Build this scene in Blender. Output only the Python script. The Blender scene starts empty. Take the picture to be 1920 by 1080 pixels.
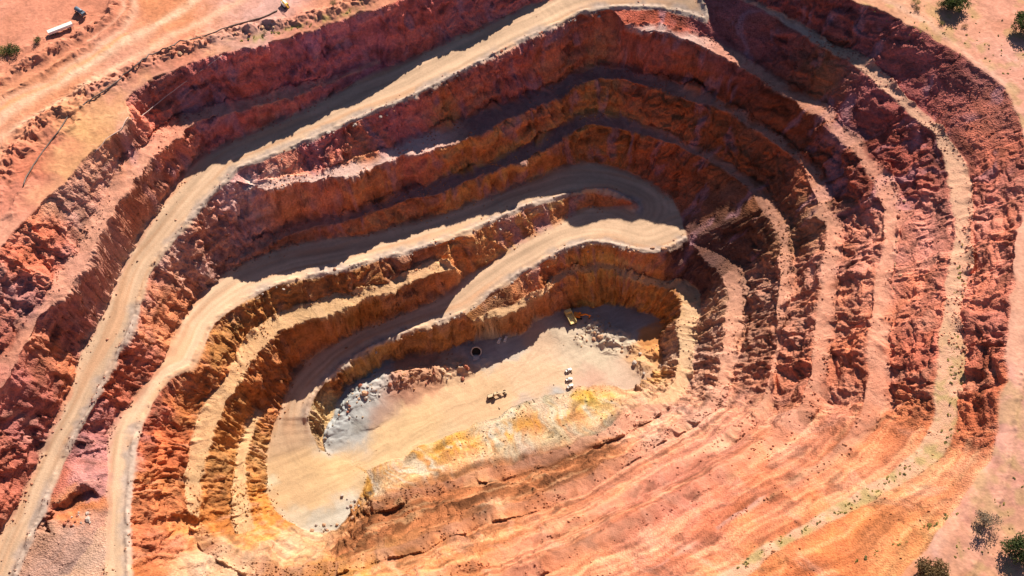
import bpy, math, random
import numpy as np
from mathutils import Vector
from mathutils.geometry import delaunay_2d_cdt

C = bpy.context.scene
COL = C.collection
R = math.radians
random.seed(11)
rng = np.random.default_rng(7)

# ------------------------------------------------------------------ camera, sky, sun, exposure
PITCH = 57.0
CAM = np.array((0.0, -280.0, 392.0))
FPX = 960.0 / math.tan(R(25.0))
cd = bpy.data.cameras.new('camera')
cd.sensor_width = 36.0
cd.lens = 18.0 / math.tan(R(25.0))
cd.clip_start = 1.0
cd.clip_end = 20000.0
cam = bpy.data.objects.new('camera', cd)
cam.location = CAM
cam.rotation_euler = (R(90.0 - PITCH), 0, 0)
COL.objects.link(cam)
C.camera = cam

SUN_EL, SUN_AZ = 35.3, 19.5
w = bpy.data.worlds.new('World')
C.world = w
w.use_nodes = True
nt = w.node_tree
bg = nt.nodes['Background']
sky = nt.nodes.new('ShaderNodeTexSky')
sky.sky_type = 'NISHITA'
sky.sun_disc = False
sky.sun_elevation = R(SUN_EL)
sky.sun_rotation = R(SUN_AZ)
sky.dust_density = 0.2
sky.air_density = 0.6
nt.links.new(sky.outputs[0], bg.inputs[0])
bg.inputs[1].default_value = 0.05
sl = bpy.data.lights.new('sun', 'SUN')
sl.energy = 5.0
sl.angle = R(0.53)
sl.color = (1.0, 0.87, 0.70)
so = bpy.data.objects.new('sun', sl)
sv = Vector((math.sin(R(SUN_AZ)) * math.cos(R(SUN_EL)), math.cos(R(SUN_AZ)) * math.cos(R(SUN_EL)), math.sin(R(SUN_EL))))
so.rotation_euler = sv.to_track_quat('Z', 'Y').to_euler()
so.location = (0, 300, 500)
COL.objects.link(so)
C.view_settings.view_transform = 'Standard'
C.view_settings.look = 'None'
C.view_settings.gamma = 1
C.view_settings.use_curve_mapping = False
C.view_settings.exposure = 0.97
C.render.engine = 'CYCLES'
C.cycles.max_bounces = 8
C.cycles.diffuse_bounces = 6

# ------------------------------------------------------------------ survey helpers (picture ray -> ground point at a known level)
_cp, _sp = math.cos(R(PITCH)), math.sin(R(PITCH))


def ray(px, py):
    dx = (np.asarray(px, float) - 960.0) / FPX
    dy = (540.0 - np.asarray(py, float)) / FPX
    return dx, _cp + dy * _sp, -_sp + dy * _cp


def unproj(px, py, z):
    a, b, c = ray(px, py)
    t = (np.asarray(z, float) - CAM[2]) / c
    return CAM[0] + a * t, CAM[1] + b * t


def smooth_line(pts, step=10.0):
    """Catmull-Rom through the surveyed points, resampled."""
    p = np.array(pts, float)
    e = np.vstack((2 * p[0] - p[1], p, 2 * p[-1] - p[-2]))
    out = []
    for i in range(len(p) - 1):
        p0, p1, p2, p3 = e[i:i + 4]
        n = max(1, int(np.hypot(*(p2 - p1)) / step))
        for k in range(n):
            t = k / n
            out.append(0.5 * ((2 * p1) + (-p0 + p2) * t + (2 * p0 - 5 * p1 + 4 * p2 - p3) * t * t + (-p0 + 3 * p1 - 3 * p2 + p3) * t ** 3))
    out.append(p[-1])
    return np.array(out)


def line3(pts, zs, step=10.0):
    """zs: a level, or [(fraction of length, level), ...] -> N x 3 world points"""
    q = smooth_line(pts, step)
    d = np.concatenate(([0], np.cumsum(np.hypot(*np.diff(q, axis=0).T))))
    d /= d[-1]
    if not np.isscalar(zs) and len(zs[0]) == 3:      # levels surveyed at points beside the line
        zs = sorted([(float(d[np.argmin(np.hypot(q[:, 0] - a, q[:, 1] - b))]), z) for a, b, z in zs])
    z = np.full(len(q), float(zs)) if np.isscalar(zs) else np.interp(d, [k[0] for k in zs], [k[1] for k in zs])
    x, y = unproj(q[:, 0], q[:, 1], z)
    return np.column_stack((x, y, z))


# ------------------------------------------------------------------ survey of the pit: crests and toes of every bench and road
Z1, Z2, Z3, Z4, Z5, Z6, ZF = -17.5, -33, -48.5, -64, -83, -98, -113

rim = line3([(-450, 1300), (-350, 1000), (-170, 720), (-60, 560), (0, 475), (60, 400), (120, 340), (165, 290), (215, 255), (243, 222), (236, 190), (250, 170),
             (300, 143), (367, 116), (433, 97), (517, 78), (640, 36), (683, 20), (740, 2), (800, -25), (900, -60), (1000, -95), (1110, -140),
             (1200, -170), (1300, -140), (1400, -80), (1500, -35), (1593, 0), (1630, 12), (1680, 33), (1747, 70), (1800, 103), (1840, 130), (1873, 157), (1890, 180),
             (1910, 213), (1922, 255), (1926, 340), (1916, 420), (1908, 460), (1897, 560), (1890, 627), (1884, 720), (1875, 780), (1868, 827), (1852, 870),
             (1825, 905), (1795, 950), (1760, 1000), (1710, 1055), (1650, 1110), (1500, 1200), (1250, 1290), (900, 1400), (400, 1460), (-100, 1480), (-400, 1400), (-450, 1300)], 0.0, 14)

S = {}   # strips: name -> (outer line = toe of the wall above, inner line = crest of the wall below)
S['bench_1'] = (
    line3([(1340, -35), (1407, 0), (1467, 29), (1530, 61), (1573, 87), (1613, 103), (1657, 138), (1710, 194), (1747, 224), (1775, 260), (1813, 315), (1819, 360), (1823, 403), (1820, 460), (1817, 500),
           (1810, 547), (1802, 593), (1804, 643), (1808, 693), (1805, 720), (1800, 760), (1790, 800), (1777, 837), (1747, 870), (1690, 907), (1630, 943), (1573, 973),
           (1513, 1003), (1453, 1037), (1407, 1073), (1290, 1140), (1020, 1240), (700, 1310)], Z1 + 0.5),
    line3([(1330, -28), (1397, 2), (1447, 31), (1493, 60), (1520, 76), (1553, 97), (1600, 122), (1647, 163), (1687, 197), (1723, 230), (1747, 253), (1763, 283), (1777, 327), (1781, 360), (1788, 410), (1788, 453),
           (1779, 520), (1770, 573), (1763, 613), (1760, 670), (1753, 720), (1750, 770), (1742, 810), (1707, 853), (1663, 890), (1613, 920), (1563, 947), (1493, 993), (1420, 1030),
           (1370, 1062), (1250, 1125), (1000, 1220), (690, 1285)], Z1))
S['bench_2'] = (
    line3([(1173, 46), (1207, 42), (1273, 51), (1327, 66), (1363, 87), (1423, 123), (1480, 157), (1530, 187), (1557, 207), (1580, 227), (1613, 260), (1640, 290), (1672, 327), (1687, 365), (1689, 410), (1687, 453), (1681, 493),
           (1674, 547), (1670, 593), (1668, 647), (1668, 700), (1669, 735), (1660, 777), (1635, 813), (1613, 840), (1566, 870), (1530, 894), (1480, 918), (1423, 948), (1367, 983), (1307, 1022), (1210, 1075), (1000, 1160), (750, 1215)], [(1173, 46, -23), (1273, 51, -24.5), (1327, 66, -27), (1423, 123, Z2 + .5), (750, 1215, Z2 + .5)]),
    line3([(1185, 56), (1240, 62), (1280, 72), (1327, 96), (1363, 112), (1413, 141), (1453, 168), (1500, 198), (1543, 222), (1563, 247), (1580, 267), (1607, 297), (1630, 330), (1643, 360), (1653, 393), (1654, 437), (1650, 493), (1643, 527),
           (1637, 573), (1633, 620), (1630, 677), (1624, 720), (1618, 753), (1603, 790), (1577, 828), (1540, 862), (1497, 893), (1447, 922), (1397, 952), (1347, 985), (1280, 1030), (1180, 1088), (985, 1145), (740, 1200)], [(1185, 56, -23.5), (1280, 72, -25), (1327, 96, -27.5), (1423, 147, Z2), (740, 1200, Z2)]))
S['bench_3'] = (
    line3([(461, 328), (500, 336), (540, 332), (600, 319), (640, 307), (707, 287), (773, 257), (840, 230), (890, 213), (940, 193), (990, 176), (1040, 156), (1083, 133), (1123, 124), (1173, 127), (1223, 139), (1280, 156), (1347, 183), (1413, 222), (1467, 256),
           (1497, 283), (1527, 312), (1547, 340), (1560, 375), (1581, 420), (1581, 447), (1577, 493), (1570, 547), (1564, 593), (1560, 643), (1557, 693), (1549, 730), (1537, 765), (1515, 800), (1465, 840), (1400, 878), (1330, 918),
           (1260, 960), (1180, 1002), (1100, 1042), (1000, 1085), (850, 1130)], [(450, 323, -38), (600, 319, -40.5), (707, 287, -43), (840, 230, -47.5), (940, 193, Z3 + .5), (1123, 124, Z3 + .5), (850, 1130, Z3 + .5)]),
    line3([(466, 335), (500, 358), (560, 346), (640, 333), (700, 315), (750, 298), (800, 283), (850, 268), (907, 246), (947, 227), (990, 207), (1040, 186), (1090, 159), (1123, 149), (1173, 152), (1223, 163), (1280, 185), (1347, 203), (1397, 233), (1447, 264),
           (1480, 291), (1505, 320), (1520, 352), (1535, 397), (1547, 425), (1548, 460), (1543, 503), (1537, 547), (1531, 593), (1529, 643), (1522, 700), (1514, 727), (1500, 755), (1475, 785), (1435, 818), (1378, 856), (1310, 895), (1243, 935), (1170, 972), (1095, 1010), (990, 1055), (840, 1105)], [(466, 335, -38.7), (600, 340, -41), (700, 315, -43.5), (850, 268, -48), (947, 227, Z3), (1123, 149, Z3), (840, 1105, Z3)]))
S['bench_4'] = (
    line3([(417, 494), (467, 462), (517, 432), (567, 416), (640, 399), (700, 378), (773, 352), (840, 330), (907, 307), (940, 290), (1007, 257), (1057, 230), (1090, 216), (1117, 212), (1173, 221), (1240, 246), (1280, 262), (1330, 286), (1380, 313), (1413, 336), (1445, 365),
           (1470, 398), (1484, 430), (1488, 467), (1487, 500), (1483, 547), (1477, 593), (1468, 632), (1461, 677), (1456, 715), (1448, 745), (1427, 785), (1382, 825), (1322, 865), (1268, 893), (1213, 925), (1150, 955), (1098, 985), (1030, 1018), (945, 1048), (870, 1075), (720, 1120), (520, 1150), (330, 1190)], Z4 + 0.5),
    line3([(424, 500), (467, 477), (517, 452), (570, 433), (640, 416), (740, 384), (853, 352), (940, 317), (1007, 287), (1057, 260), (1090, 241), (1117, 234), (1173, 241), (1240, 264), (1280, 280), (1330, 303), (1373, 331), (1403, 355), (1430, 388), (1448, 418), (1460, 448), (1459, 470), (1457, 500),
           (1457, 560), (1459, 610), (1452, 660), (1445, 705), (1432, 738), (1408, 772), (1363, 812), (1305, 850), (1250, 878), (1195, 908), (1135, 936), (1080, 966), (1013, 998), (930, 1030), (860, 1053), (710, 1100), (510, 1125), (330, 1150)], Z4))
S['bench_5'] = (
    line3([(1393, 498), (1398, 547), (1402, 577), (1400, 615), (1385, 650), (1380, 693), (1374, 722), (1350, 765), (1300, 802), (1240, 834), (1192, 862), (1150, 888), (1090, 925), (1000, 960), (900, 990), (760, 1045), (640, 1072), (560, 1085), (455, 1072), (385, 1035), (350, 985)],
          Z5 + .5),
    line3([(1352, 516), (1363, 543), (1361, 593), (1358, 640), (1354, 690), (1346, 722), (1325, 757), (1278, 790), (1228, 818), (1183, 843), (1140, 864), (1085, 897), (998, 933), (895, 963), (757, 1020), (645, 1048), (570, 1062), (470, 1052), (405, 1018), (378, 975)],
          Z5))
S['bench_6'] = (
    line3([(885, 603), (930, 580), (975, 563), (1015, 545), (1030, 530), (1060, 505), (1090, 498), (1130, 494), (1170, 509), (1210, 521), (1255, 526), (1290, 528), (1311, 550), (1308, 610), (1301, 660), (1294, 715), (1270, 752), (1225, 788), (1170, 820), (1090, 850), (1000, 880), (900, 905), (825, 925), (700, 965)],
          [(0, -96), (.25, -96.5), (.4, Z6 + .5), (1, Z6 + .5)]),
    line3([(890, 612), (942, 596), (990, 573), (1012, 560), (1035, 545), (1062, 520), (1090, 509), (1130, 506), (1170, 522), (1210, 534), (1252, 539), (1272, 548), (1276, 580), (1270, 620), (1272, 680), (1258, 720), (1232, 745), (1190, 770), (1148, 796), (1080, 830), (995, 858), (893, 884), (820, 905), (705, 942)],
          [(0, -96.5), (.25, -97), (.4, Z6), (1, Z6)]))
S['bench_upper'] = (
    line3([(-90, 770), (-40, 700), (0, 660), (27, 633), (60, 585), (87, 545), (110, 503), (143, 460), (173, 410), (200, 360), (222, 315), (255, 280), (285, 255), (317, 232), (383, 202), (467, 186), (550, 160), (640, 134), (690, 113), (716, 117)],
          [(-90, 770, -22), (60, 585, -18), (173, 410, -16), (222, 315, -14), (285, 255, -17), (467, 186, -22), (640, 134, -24), (716, 117, -27.5)]),
    line3([(-80, 830), (-20, 745), (0, 727), (14, 707), (34, 667), (60, 637), (78, 596), (111, 567), (134, 537), (161, 500), (188, 453), (214, 400), (236, 368), (262, 333), (294, 294), (333, 263), (367, 232), (447, 209), (500, 197), (567, 177), (640, 147), (692, 126), (718, 121)],
          [(-80, 830, -22.5), (78, 596, -18.5), (188, 453, -16.5), (236, 368, -14.5), (294, 294, -17.5), (500, 197, -22.5), (640, 147, -24.5), (718, 121, -28)]))
L1 = [(1150, -20, -16), (1020, 30, -20), (900, 90, -24), (700, 175, -28.5), (400, 330, -35), (255, 510, -41), (100, 860, -51), (-30, 1150, -56)]
L2 = [(220, 1160, -55), (230, 1000, -57), (300, 720, -62), (480, 530, -67), (740, 450, -73), (1000, 360, -79), (1190, 355, -82.5)]
L3 = [(1188, 387, -82.7), (1290, 452, -83), (1120, 425, -85), (1000, 470, -88), (810, 590, -96.5), (600, 690, -101), (540, 775, -104.5), (545, 870, -108.5), (600, 1000, -112.3), (600, 850, -110.5), (690, 900, ZF), (630, 846, ZF)]
R1o = line3([(-120, 1230), (-60, 1090), (0, 995), (20, 966), (40, 927), (67, 870), (90, 820), (110, 777), (130, 727), (142, 680), (162, 640), (181, 600), (201, 562), (227, 503), (258, 450), (298, 387), (325, 355), (352, 316), (383, 291), (433, 265), (500, 236), (567, 206), (640, 168), (707, 132), (790, 101), (873, 62), (940, 32), (1007, 5),
             (1050, -12), (1110, -40), (1180, -75)], L1)
R1i = line3([(-20, 1240), (8, 1160), (37, 1080), (52, 1037), (78, 980), (98, 920), (118, 877), (141, 830), (167, 787), (188, 742), (203, 710), (231, 660), (256, 605), (270, 552), (287, 507), (321, 463), (354, 420), (387, 385), (420, 350), (449, 322), (500, 300), (567, 272), (640, 241), (707, 213), (773, 187), (840, 151), (907, 117), (973, 83), (1040, 51),
             (1090, 28), (1140, 20), (1207, 18), (1247, 21), (1280, 28), (1303, 34), (1325, 42), (1331, 20), (1318, -10), (1310, -70)], L1[1:] + [(1325, 42, -23), (1310, -70, -14), (1140, 20, -20)])
S['road_1'] = (R1o, R1i)
R2o = line3([(150, 1250), (170, 1160), (190, 1080), (198, 1020), (201, 953), (200, 887), (200, 843), (217, 795), (245, 755), (280, 712), (316, 648), (346, 595), (364, 566), (400, 532), (425, 510), (467, 488), (533, 463), (600, 448), (690, 437), (740, 424), (807, 407), (873, 384), (940, 357), (1007, 331), (1057, 312), (1090, 304), (1140, 308), (1190, 325), (1225, 344), (1262, 372)], L2)
R2i = line3([(240, 1250), (246, 1160), (247, 1080), (247, 1003), (249, 937), (253, 870), (263, 810), (283, 768), (318, 712), (360, 690), (380, 655), (403, 612), (440, 577), (473, 557), (533, 534), (583, 521), (640, 511), (690, 495), (740, 482), (807, 464), (867, 441), (923, 420), (973, 398), (1040, 377), (1083, 366), (1110, 366), (1140, 368), (1165, 376), (1188, 387)], L2)
S['road_2'] = (R2o, R2i)
R3o = line3([(1188, 387), (1180, 389), (1160, 386), (1120, 388), (1097, 390), (1073, 402), (1023, 428), (973, 455), (923, 487), (873, 518), (840, 547), (790, 573), (740, 592), (673, 617), (640, 632), (600, 655), (570, 680), (548, 716), (530, 750), (516, 785), (503, 837), (499, 903), (512, 950), (548, 985), (600, 1000), (640, 985), (668, 938), (690, 890)],
            [q for q in L3 if q[:2] not in ((1290, 452), (600, 850), (630, 846))])
L3i = [q for q in L3 if q[:2] not in ((1188, 387), (600, 1000), (690, 900), (545, 870), (600, 850))] + [(582, 790, -106), (604, 845, -111)]
R3i = line3([(1290, 452), (1250, 471), (1215, 478), (1180, 472), (1160, 466), (1123, 460), (1083, 464), (1050, 477), (1023, 493), (973, 520), (940, 541), (907, 566), (873, 590), (823, 608), (773, 625), (707, 652), (657, 680), (635, 700), (610, 722), (590, 748), (580, 780), (585, 815), (604, 845), (630, 846)],
            L3i)
S['road_3'] = (R3o, R3i)
S['road_pad'] = (line3([(1262, 372), (1278, 412), (1290, 452)], -82.8), line3([(1187.5, 386), (1188, 388)], -82.7))
S['bench_c'] = (
    line3([(347, 965), (345, 915), (350, 865), (362, 815), (378, 768), (408, 725), (428, 700), (440, 672), (462, 640), (495, 607), (527, 588), (567, 570), (640, 551), (700, 539), (760, 513), (810, 489), (832, 488), (856, 500)], [(0, -79.5), (.5, -77), (1, -81.5)]),
    line3([(372, 968), (373, 935), (384, 880), (398, 830), (412, 787), (450, 712), (474, 678), (501, 650), (533, 618), (575, 602), (617, 590), (640, 583), (707, 556), (760, 536), (805, 519), (857, 506)], [(0, -80), (.5, -77.5), (1, -82)]))
S['bench_d'] = (
    line3([(440, 1005), (434, 955), (437, 907), (447, 853), (458, 803), (470, 780), (482, 764)], [(0, -93), (.6, -96), (1, -100)]),
    line3([(478, 992), (462, 945), (463, 903), (465, 853), (477, 803), (486, 786), (495, 772)], [(0, -93.5), (.6, -96.5), (1, -100.5)]))
floor_n = [(613, 848), (607, 824), (612, 798), (632, 760), (655, 727), (690, 700), (703, 694), (773, 668), (873, 650), (923, 633), (988, 622), (1000, 601), (1053, 588), (1075, 580), (1140, 571), (1207, 588), (1238, 602), (1243, 640)]
floor_s = [(690, 884), (760, 852), (830, 824), (900, 793), (1000, 752), (1070, 729), (1130, 721), (1180, 729), (1225, 712), (1240, 680)]
S['pit_floor'] = (line3(floor_n, ZF), line3(floor_s, ZF))

extra = [
    (line3([(95, 1002), (101, 955), (130, 930), (158, 906)], [(0, -53), (1, -52.5)]), None),
    (line3([(101, 1003), (109, 962), (134, 942), (161, 918)], [(0, -58), (1, -57.5)]), None),
    (line3([(120, 1075), (150, 1040), (178, 1000), (186, 950)], -57), None),
    (line3([(616, 806), (642, 764), (674, 730), (712, 712), (770, 702), (850, 690)], [(0, -110.5), (.35, -107.5), (.7, -109), (1, -111.5)]), None),
    (line3([(648, 840), (705, 806), (750, 772), (805, 740), (865, 714), (965, 684)], ZF), None),
    (line3([(1040, 610), (1100, 600), (1140, 615), (1175, 640)], -111.5), None),
    (line3([(1080, 680), (1140, 655), (1180, 655)], ZF + 0.3), None),
]
far = 3600.0
corner = np.array([(-far, -far, 0), (far, -far, 0), (far, far, 0), (-far, far, 0)], float)

# ------------------------------------------------------------------ triangulate the survey
V, E, Zv = [], [], []


def add_poly(p, closed=False):
    b = len(V)
    for q in p:
        V.append(Vector((q[0], q[1])))
        Zv.append(q[2])
    n = len(p)
    for i in range(n - 1):
        E.append((b + i, b + i + 1))
    if closed:
        E.append((b + n - 1, b))


add_poly(corner, True)
add_poly(rim[:-1], True)
for k, (o, i) in S.items():
    add_poly(o)
    add_poly(i)
    # close the ends of the strip
    n = len(V)
    E.append((n - len(i), n - len(i) - len(o)))
    E.append((n - 1, n - len(i) - 1))
for p, _ in extra:
    add_poly(p)
cv, ce, cf, ov, oe, of = delaunay_2d_cdt(V, E, [], 0, 0.02)
TV = np.array([(v.x, v.y) for v in cv])
TZ = np.array([np.mean([Zv[j] for j in o]) if len(o) else np.nan for o in ov])
TF = np.array([f for f in cf if len(f) == 3], int)
for _ in range(6):                       # level of points where two survey lines cross
    bad = np.isnan(TZ)
    if not bad.any():
        break
    acc = np.zeros(len(TZ)); cnt = np.zeros(len(TZ))
    for a, b in ce:
        for p, q in ((a, b), (b, a)):
            if bad[p] and not bad[q]:
                acc[p] += TZ[q]; cnt[p] += 1
    ok = bad & (cnt > 0)
    TZ[ok] = acc[ok] / cnt[ok]


def inside(px, py, poly):
    x, y = poly[:, 0], poly[:, 1]
    x2, y2 = np.roll(x, -1), np.roll(y, -1)
    res = np.zeros(len(px), bool)
    for a, b, c, d in zip(x, y, x2, y2):
        if b == d:
            continue
        cond = (b > py) != (d > py)
        res ^= cond & (px < (c - a) * (py - b) / (d - b) + a)
    return res


cen = TV[TF].mean(axis=1)
WALL, GROUND = 0, 1
names = list(S.keys())
TC = np.full(len(TF), WALL, np.int16)
TC[~inside(cen[:, 0], cen[:, 1], rim)] = GROUND
for i, k in enumerate(names):
    poly = np.vstack((S[k][0][:, :2], S[k][1][::-1, :2]))
    TC[inside(cen[:, 0], cen[:, 1], poly)] = 2 + i

# ------------------------------------------------------------------ the terrain grid: fine over the pit, growing outwards
STEP = 0.43


def axis(a, b, far_):
    f = np.arange(a, b, STEP)
    g = []
    d, q = STEP, 0.0
    while q < far_ - max(abs(a), abs(b)):
        d = min(d * 1.22, 160.0)
        q += d
        g.append(q)
    g = np.array(g)
    return np.concatenate((a - g[::-1], f, f[-1] + g))


GX, GY = axis(-300, 300, 3300), axis(-178, 186, 3300)
NX, NY = len(GX), len(GY)
X, Y = np.meshgrid(GX, GY)
Z = np.zeros_like(X)
K = np.full(X.shape, GROUND, np.int16)
for (a, b, c), k in zip(TF, TC):
    A, B, D = TV[a], TV[b], TV[c]
    lo = np.minimum(np.minimum(A, B), D); hi = np.maximum(np.maximum(A, B), D)
    i0, i1 = np.searchsorted(GX, lo[0] - 1e-6), np.searchsorted(GX, hi[0] + 1e-6)
    j0, j1 = np.searchsorted(GY, lo[1] - 1e-6), np.searchsorted(GY, hi[1] + 1e-6)
    if i1 <= i0 or j1 <= j0:
        continue
    if k == GROUND and TZ[a] == 0 and TZ[b] == 0 and TZ[c] == 0:
        continue
    den = (B[1] - D[1]) * (A[0] - D[0]) + (D[0] - B[0]) * (A[1] - D[1])
    if abs(den) < 1e-9:
        continue
    gx, gy = X[j0:j1, i0:i1], Y[j0:j1, i0:i1]
    l1 = ((B[1] - D[1]) * (gx - D[0]) + (D[0] - B[0]) * (gy - D[1])) / den
    l2 = ((D[1] - A[1]) * (gx - D[0]) + (A[0] - D[0]) * (gy - D[1])) / den
    l3 = 1 - l1 - l2
    m = (l1 >= -1e-7) & (l2 >= -1e-7) & (l3 >= -1e-7)
    Z[j0:j1, i0:i1][m] = (l1 * TZ[a] + l2 * TZ[b] + l3 * TZ[c])[m]
    K[j0:j1, i0:i1][m] = k


def blur(a, n=1):
    for _ in range(n):
        b = a.copy()
        b[1:-1] = 0.25 * a[:-2] + 0.5 * a[1:-1] + 0.25 * a[2:]
        a = b.copy()
        a[:, 1:-1] = 0.25 * b[:, :-2] + 0.5 * b[:, 1:-1] + 0.25 * b[:, 2:]
    return a


def sstep(a, b, x):
    t = np.clip((x - a) / (b - a), 0, 1)
    return t * t * (3 - 2 * t)


# ---- noise
_perm = rng.permutation(256).astype(np.int32)
_val = (rng.random(256) * 2 - 1).astype(np.float32)


def vnoise(x, y, z=None, seed=0):
    x = np.asarray(x, np.float32) + np.float32(seed * 17.31); y = np.asarray(y, np.float32) + np.float32(seed * 7.77)
    ix, iy = np.floor(x).astype(np.int32), np.floor(y).astype(np.int32)
    fx, fy = x - ix, y - iy
    fx = fx * fx * (3 - 2 * fx); fy = fy * fy * (3 - 2 * fy)
    x0, x1 = _perm[ix & 255], _perm[(ix + 1) & 255]
    if z is None:
        h = lambda a, q: _val[_perm[(a + q) & 255]]
        a = h(x0, iy) * (1 - fx) + h(x1, iy) * fx
        b = h(x0, iy + 1) * (1 - fx) + h(x1, iy + 1) * fx
        return a * (1 - fy) + b * fy
    z = np.asarray(z, np.float32)
    iz = np.floor(z).astype(np.int32)
    fz = z - iz
    fz = fz * fz * (3 - 2 * fz)
    p00, p10, p01, p11 = _perm[(x0 + iy) & 255], _perm[(x1 + iy) & 255], _perm[(x0 + iy + 1) & 255], _perm[(x1 + iy + 1) & 255]
    g = lambda p, q: _val[_perm[(p + q) & 255]]
    lo = (g(p00, iz) * (1 - fx) + g(p10, iz) * fx) * (1 - fy) + (g(p01, iz) * (1 - fx) + g(p11, iz) * fx) * fy
    hi = (g(p00, iz + 1) * (1 - fx) + g(p10, iz + 1) * fx) * (1 - fy) + (g(p01, iz + 1) * (1 - fx) + g(p11, iz + 1) * fx) * fy
    return lo * (1 - fz) + hi * fz


def fbm(x, y, z=None, o=4, seed=0, gain=0.5):
    s, a, t = 0, 1.0, 0
    for k in range(o):
        f = 2.03 ** k
        s = s + a * vnoise(x * f, y * f, None if z is None else z * f, seed + k * 3)
        t += a
        a *= gain
    return s / t * 1.6


def blocks(u, v, seed=0):
    """jittered cells: per-cell random tilt and offset, a broken rock face"""
    iu, iv = np.floor(u).astype(np.int32), np.floor(v).astype(np.int32)
    best = np.full(u.shape, 9e9, np.float32); out = np.zeros(u.shape, np.float32)
    for a in (-1, 0, 1):
        for b in (-1, 0, 1):
            cu, cv_ = iu + a, iv + b
            h = _perm[(_perm[(cu + seed * 31) & 255] + cv_) & 255]
            ju, jv = _val[h] * .45 + .5, _val[_perm[(h + 57) & 255]] * .45 + .5
            du, dv = u - cu - ju, v - cv_ - jv
            d = du * du + dv * dv
            m = d < best
            best = np.where(m, d, best)
            o = _val[_perm[(h + 101) & 255]] + du * _val[_perm[(h + 11) & 255]] * 1.2 + dv * _val[_perm[(h + 23) & 255]] * 1.2
            out = np.where(m, o, out)
    return out


def dist_to(lines, rad):
    """distance of the grid to polylines, and which side / how far along"""
    D = np.full(X.shape, rad, np.float32)
    for p in lines:
        for a, b in zip(p[:-1], p[1:]):
            x0, x1 = min(a[0], b[0]) - rad, max(a[0], b[0]) + rad
            y0, y1 = min(a[1], b[1]) - rad, max(a[1], b[1]) + rad
            i0, i1 = np.searchsorted(GX, (x0, x1)); j0, j1 = np.searchsorted(GY, (y0, y1))
            if i1 <= i0 or j1 <= j0:
                continue
            gx, gy = X[j0:j1, i0:i1], Y[j0:j1, i0:i1]
            dx, dy = b[0] - a[0], b[1] - a[1]
            L = dx * dx + dy * dy + 1e-9
            t = np.clip(((gx - a[0]) * dx + (gy - a[1]) * dy) / L, 0, 1)
            d = np.hypot(gx - a[0] - t * dx, gy - a[1] - t * dy)
            np.minimum(D[j0:j1, i0:i1], d, out=D[j0:j1, i0:i1])
    return D


# ---- along-wall coordinate round the pit axis
ax0, ax1 = np.array(unproj(640, 850, ZF)), np.array(unproj(1130, 640, ZF))
LA = np.hypot(*(ax1 - ax0)); ux, uy = (ax1 - ax0) / LA
tx = (X - ax0[0]) * ux + (Y - ax0[1]) * uy
ty = -(X - ax0[0]) * uy + (Y - ax0[1]) * ux
RA = 110.0
ang_r = np.arctan2(ty, tx - LA); ang_l = np.arctan2(ty, tx)
SC = np.where(tx > LA, LA + RA * (math.pi / 2 - ang_r), np.where(tx < 0, -RA * np.where(ty > 0, ang_l - math.pi / 2, 0) - np.where(ty <= 0, 0, 0), tx))
low = (ty <= 0)
SC = np.where(low & (tx >= 0) & (tx <= LA), LA + RA * math.pi + (LA - tx), SC)
SC = np.where(low & (tx < 0), 2 * LA + RA * math.pi + RA * (-math.pi / 2 - ang_l), SC).astype(np.float32)

FINE = (np.abs(X) < 420) & (np.abs(Y) < 320)
Z = np.where(FINE, blur(Z, 2), Z)
worn = sstep(-42, -66, Y + .12 * X) * sstep(-5, 40, X) * sstep(215, 190, X)     # the reworked south slope has lost its sharp benches
cliff = np.exp(-(dist_to([line3([(660, 1010), (760, 965), (900, 918), (1000, 890), (1120, 852)], -90)], 22.0) / 12.5) ** 2)
worn = worn * (1 - np.clip(1.3 * cliff, 0, 1))
Z = Z * (1 - worn) + blur(Z, 46) * worn
_jx, _jy = unproj(640, 872, ZF)
join = np.exp(-(((X - _jx) ** 2 + (Y - _jy) ** 2) / 17.0 ** 2) ** 2) * np.isin(K, [2 + names.index('road_3'), 2 + names.index('pit_floor')])
Z = Z * (1 - join) + blur(Z, 90) * join
isroad = np.zeros(X.shape, bool); isbench = np.zeros(X.shape, bool)
for i, k in enumerate(names):
    if k.startswith('road'):
        isroad |= K == 2 + i
    elif k.startswith('bench'):
        isbench |= K == 2 + i
iswall = K == WALL
isfloor = K == 2 + names.index('pit_floor')
isground = K == GROUND
gy_, gx_ = np.gradient(blur(Z, 3), GY, GX)
slope = np.hypot(gx_, gy_)
nl = np.sqrt(1 + slope ** 2)
NXn, NYn, NZn = -gx_ / nl, -gy_ / nl, 1 / nl
wm = sstep(0.45, 1.0, slope) * FINE                      # steep faces
wallsoft = blur(iswall.astype(np.float32), 4)

# roads: distance from the two edges
d_in = dist_to([S[k][1] for k in ('road_1', 'road_2', 'road_3')], 26.0)
d_out = dist_to([S[k][0] for k in ('road_1', 'road_2', 'road_3')], 26.0)
d_bin = dist_to([S[k][1] for k in names if k.startswith('bench')], 9.0)
d_bout = dist_to([S[k][0] for k in names if k.startswith('bench')], 9.0)
roadsoft = blur(isroad.astype(np.float32), 3)
Xf, Yf, Zf = X.astype(np.float32), Y.astype(np.float32), Z.astype(np.float32)
n_lo = fbm(Xf / 22, Yf / 22, o=3, seed=1)
n_mid = fbm(Xf / 6, Yf / 6, o=4, seed=2)
n_hi = fbm(Xf / 1.6, Yf / 1.6, o=3, seed=3)

dz = np.zeros_like(Z)
# windrow of gravel along the drop side of every haul road
berm = np.exp(-((d_in - 1.7) / 1.25) ** 2) * roadsoft * np.clip(0.8 + 0.8 * n_mid + 0.6 * n_lo + .2 * n_hi, .05, 2.2)
dz += berm * sstep(-109, -104, Z)
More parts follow.
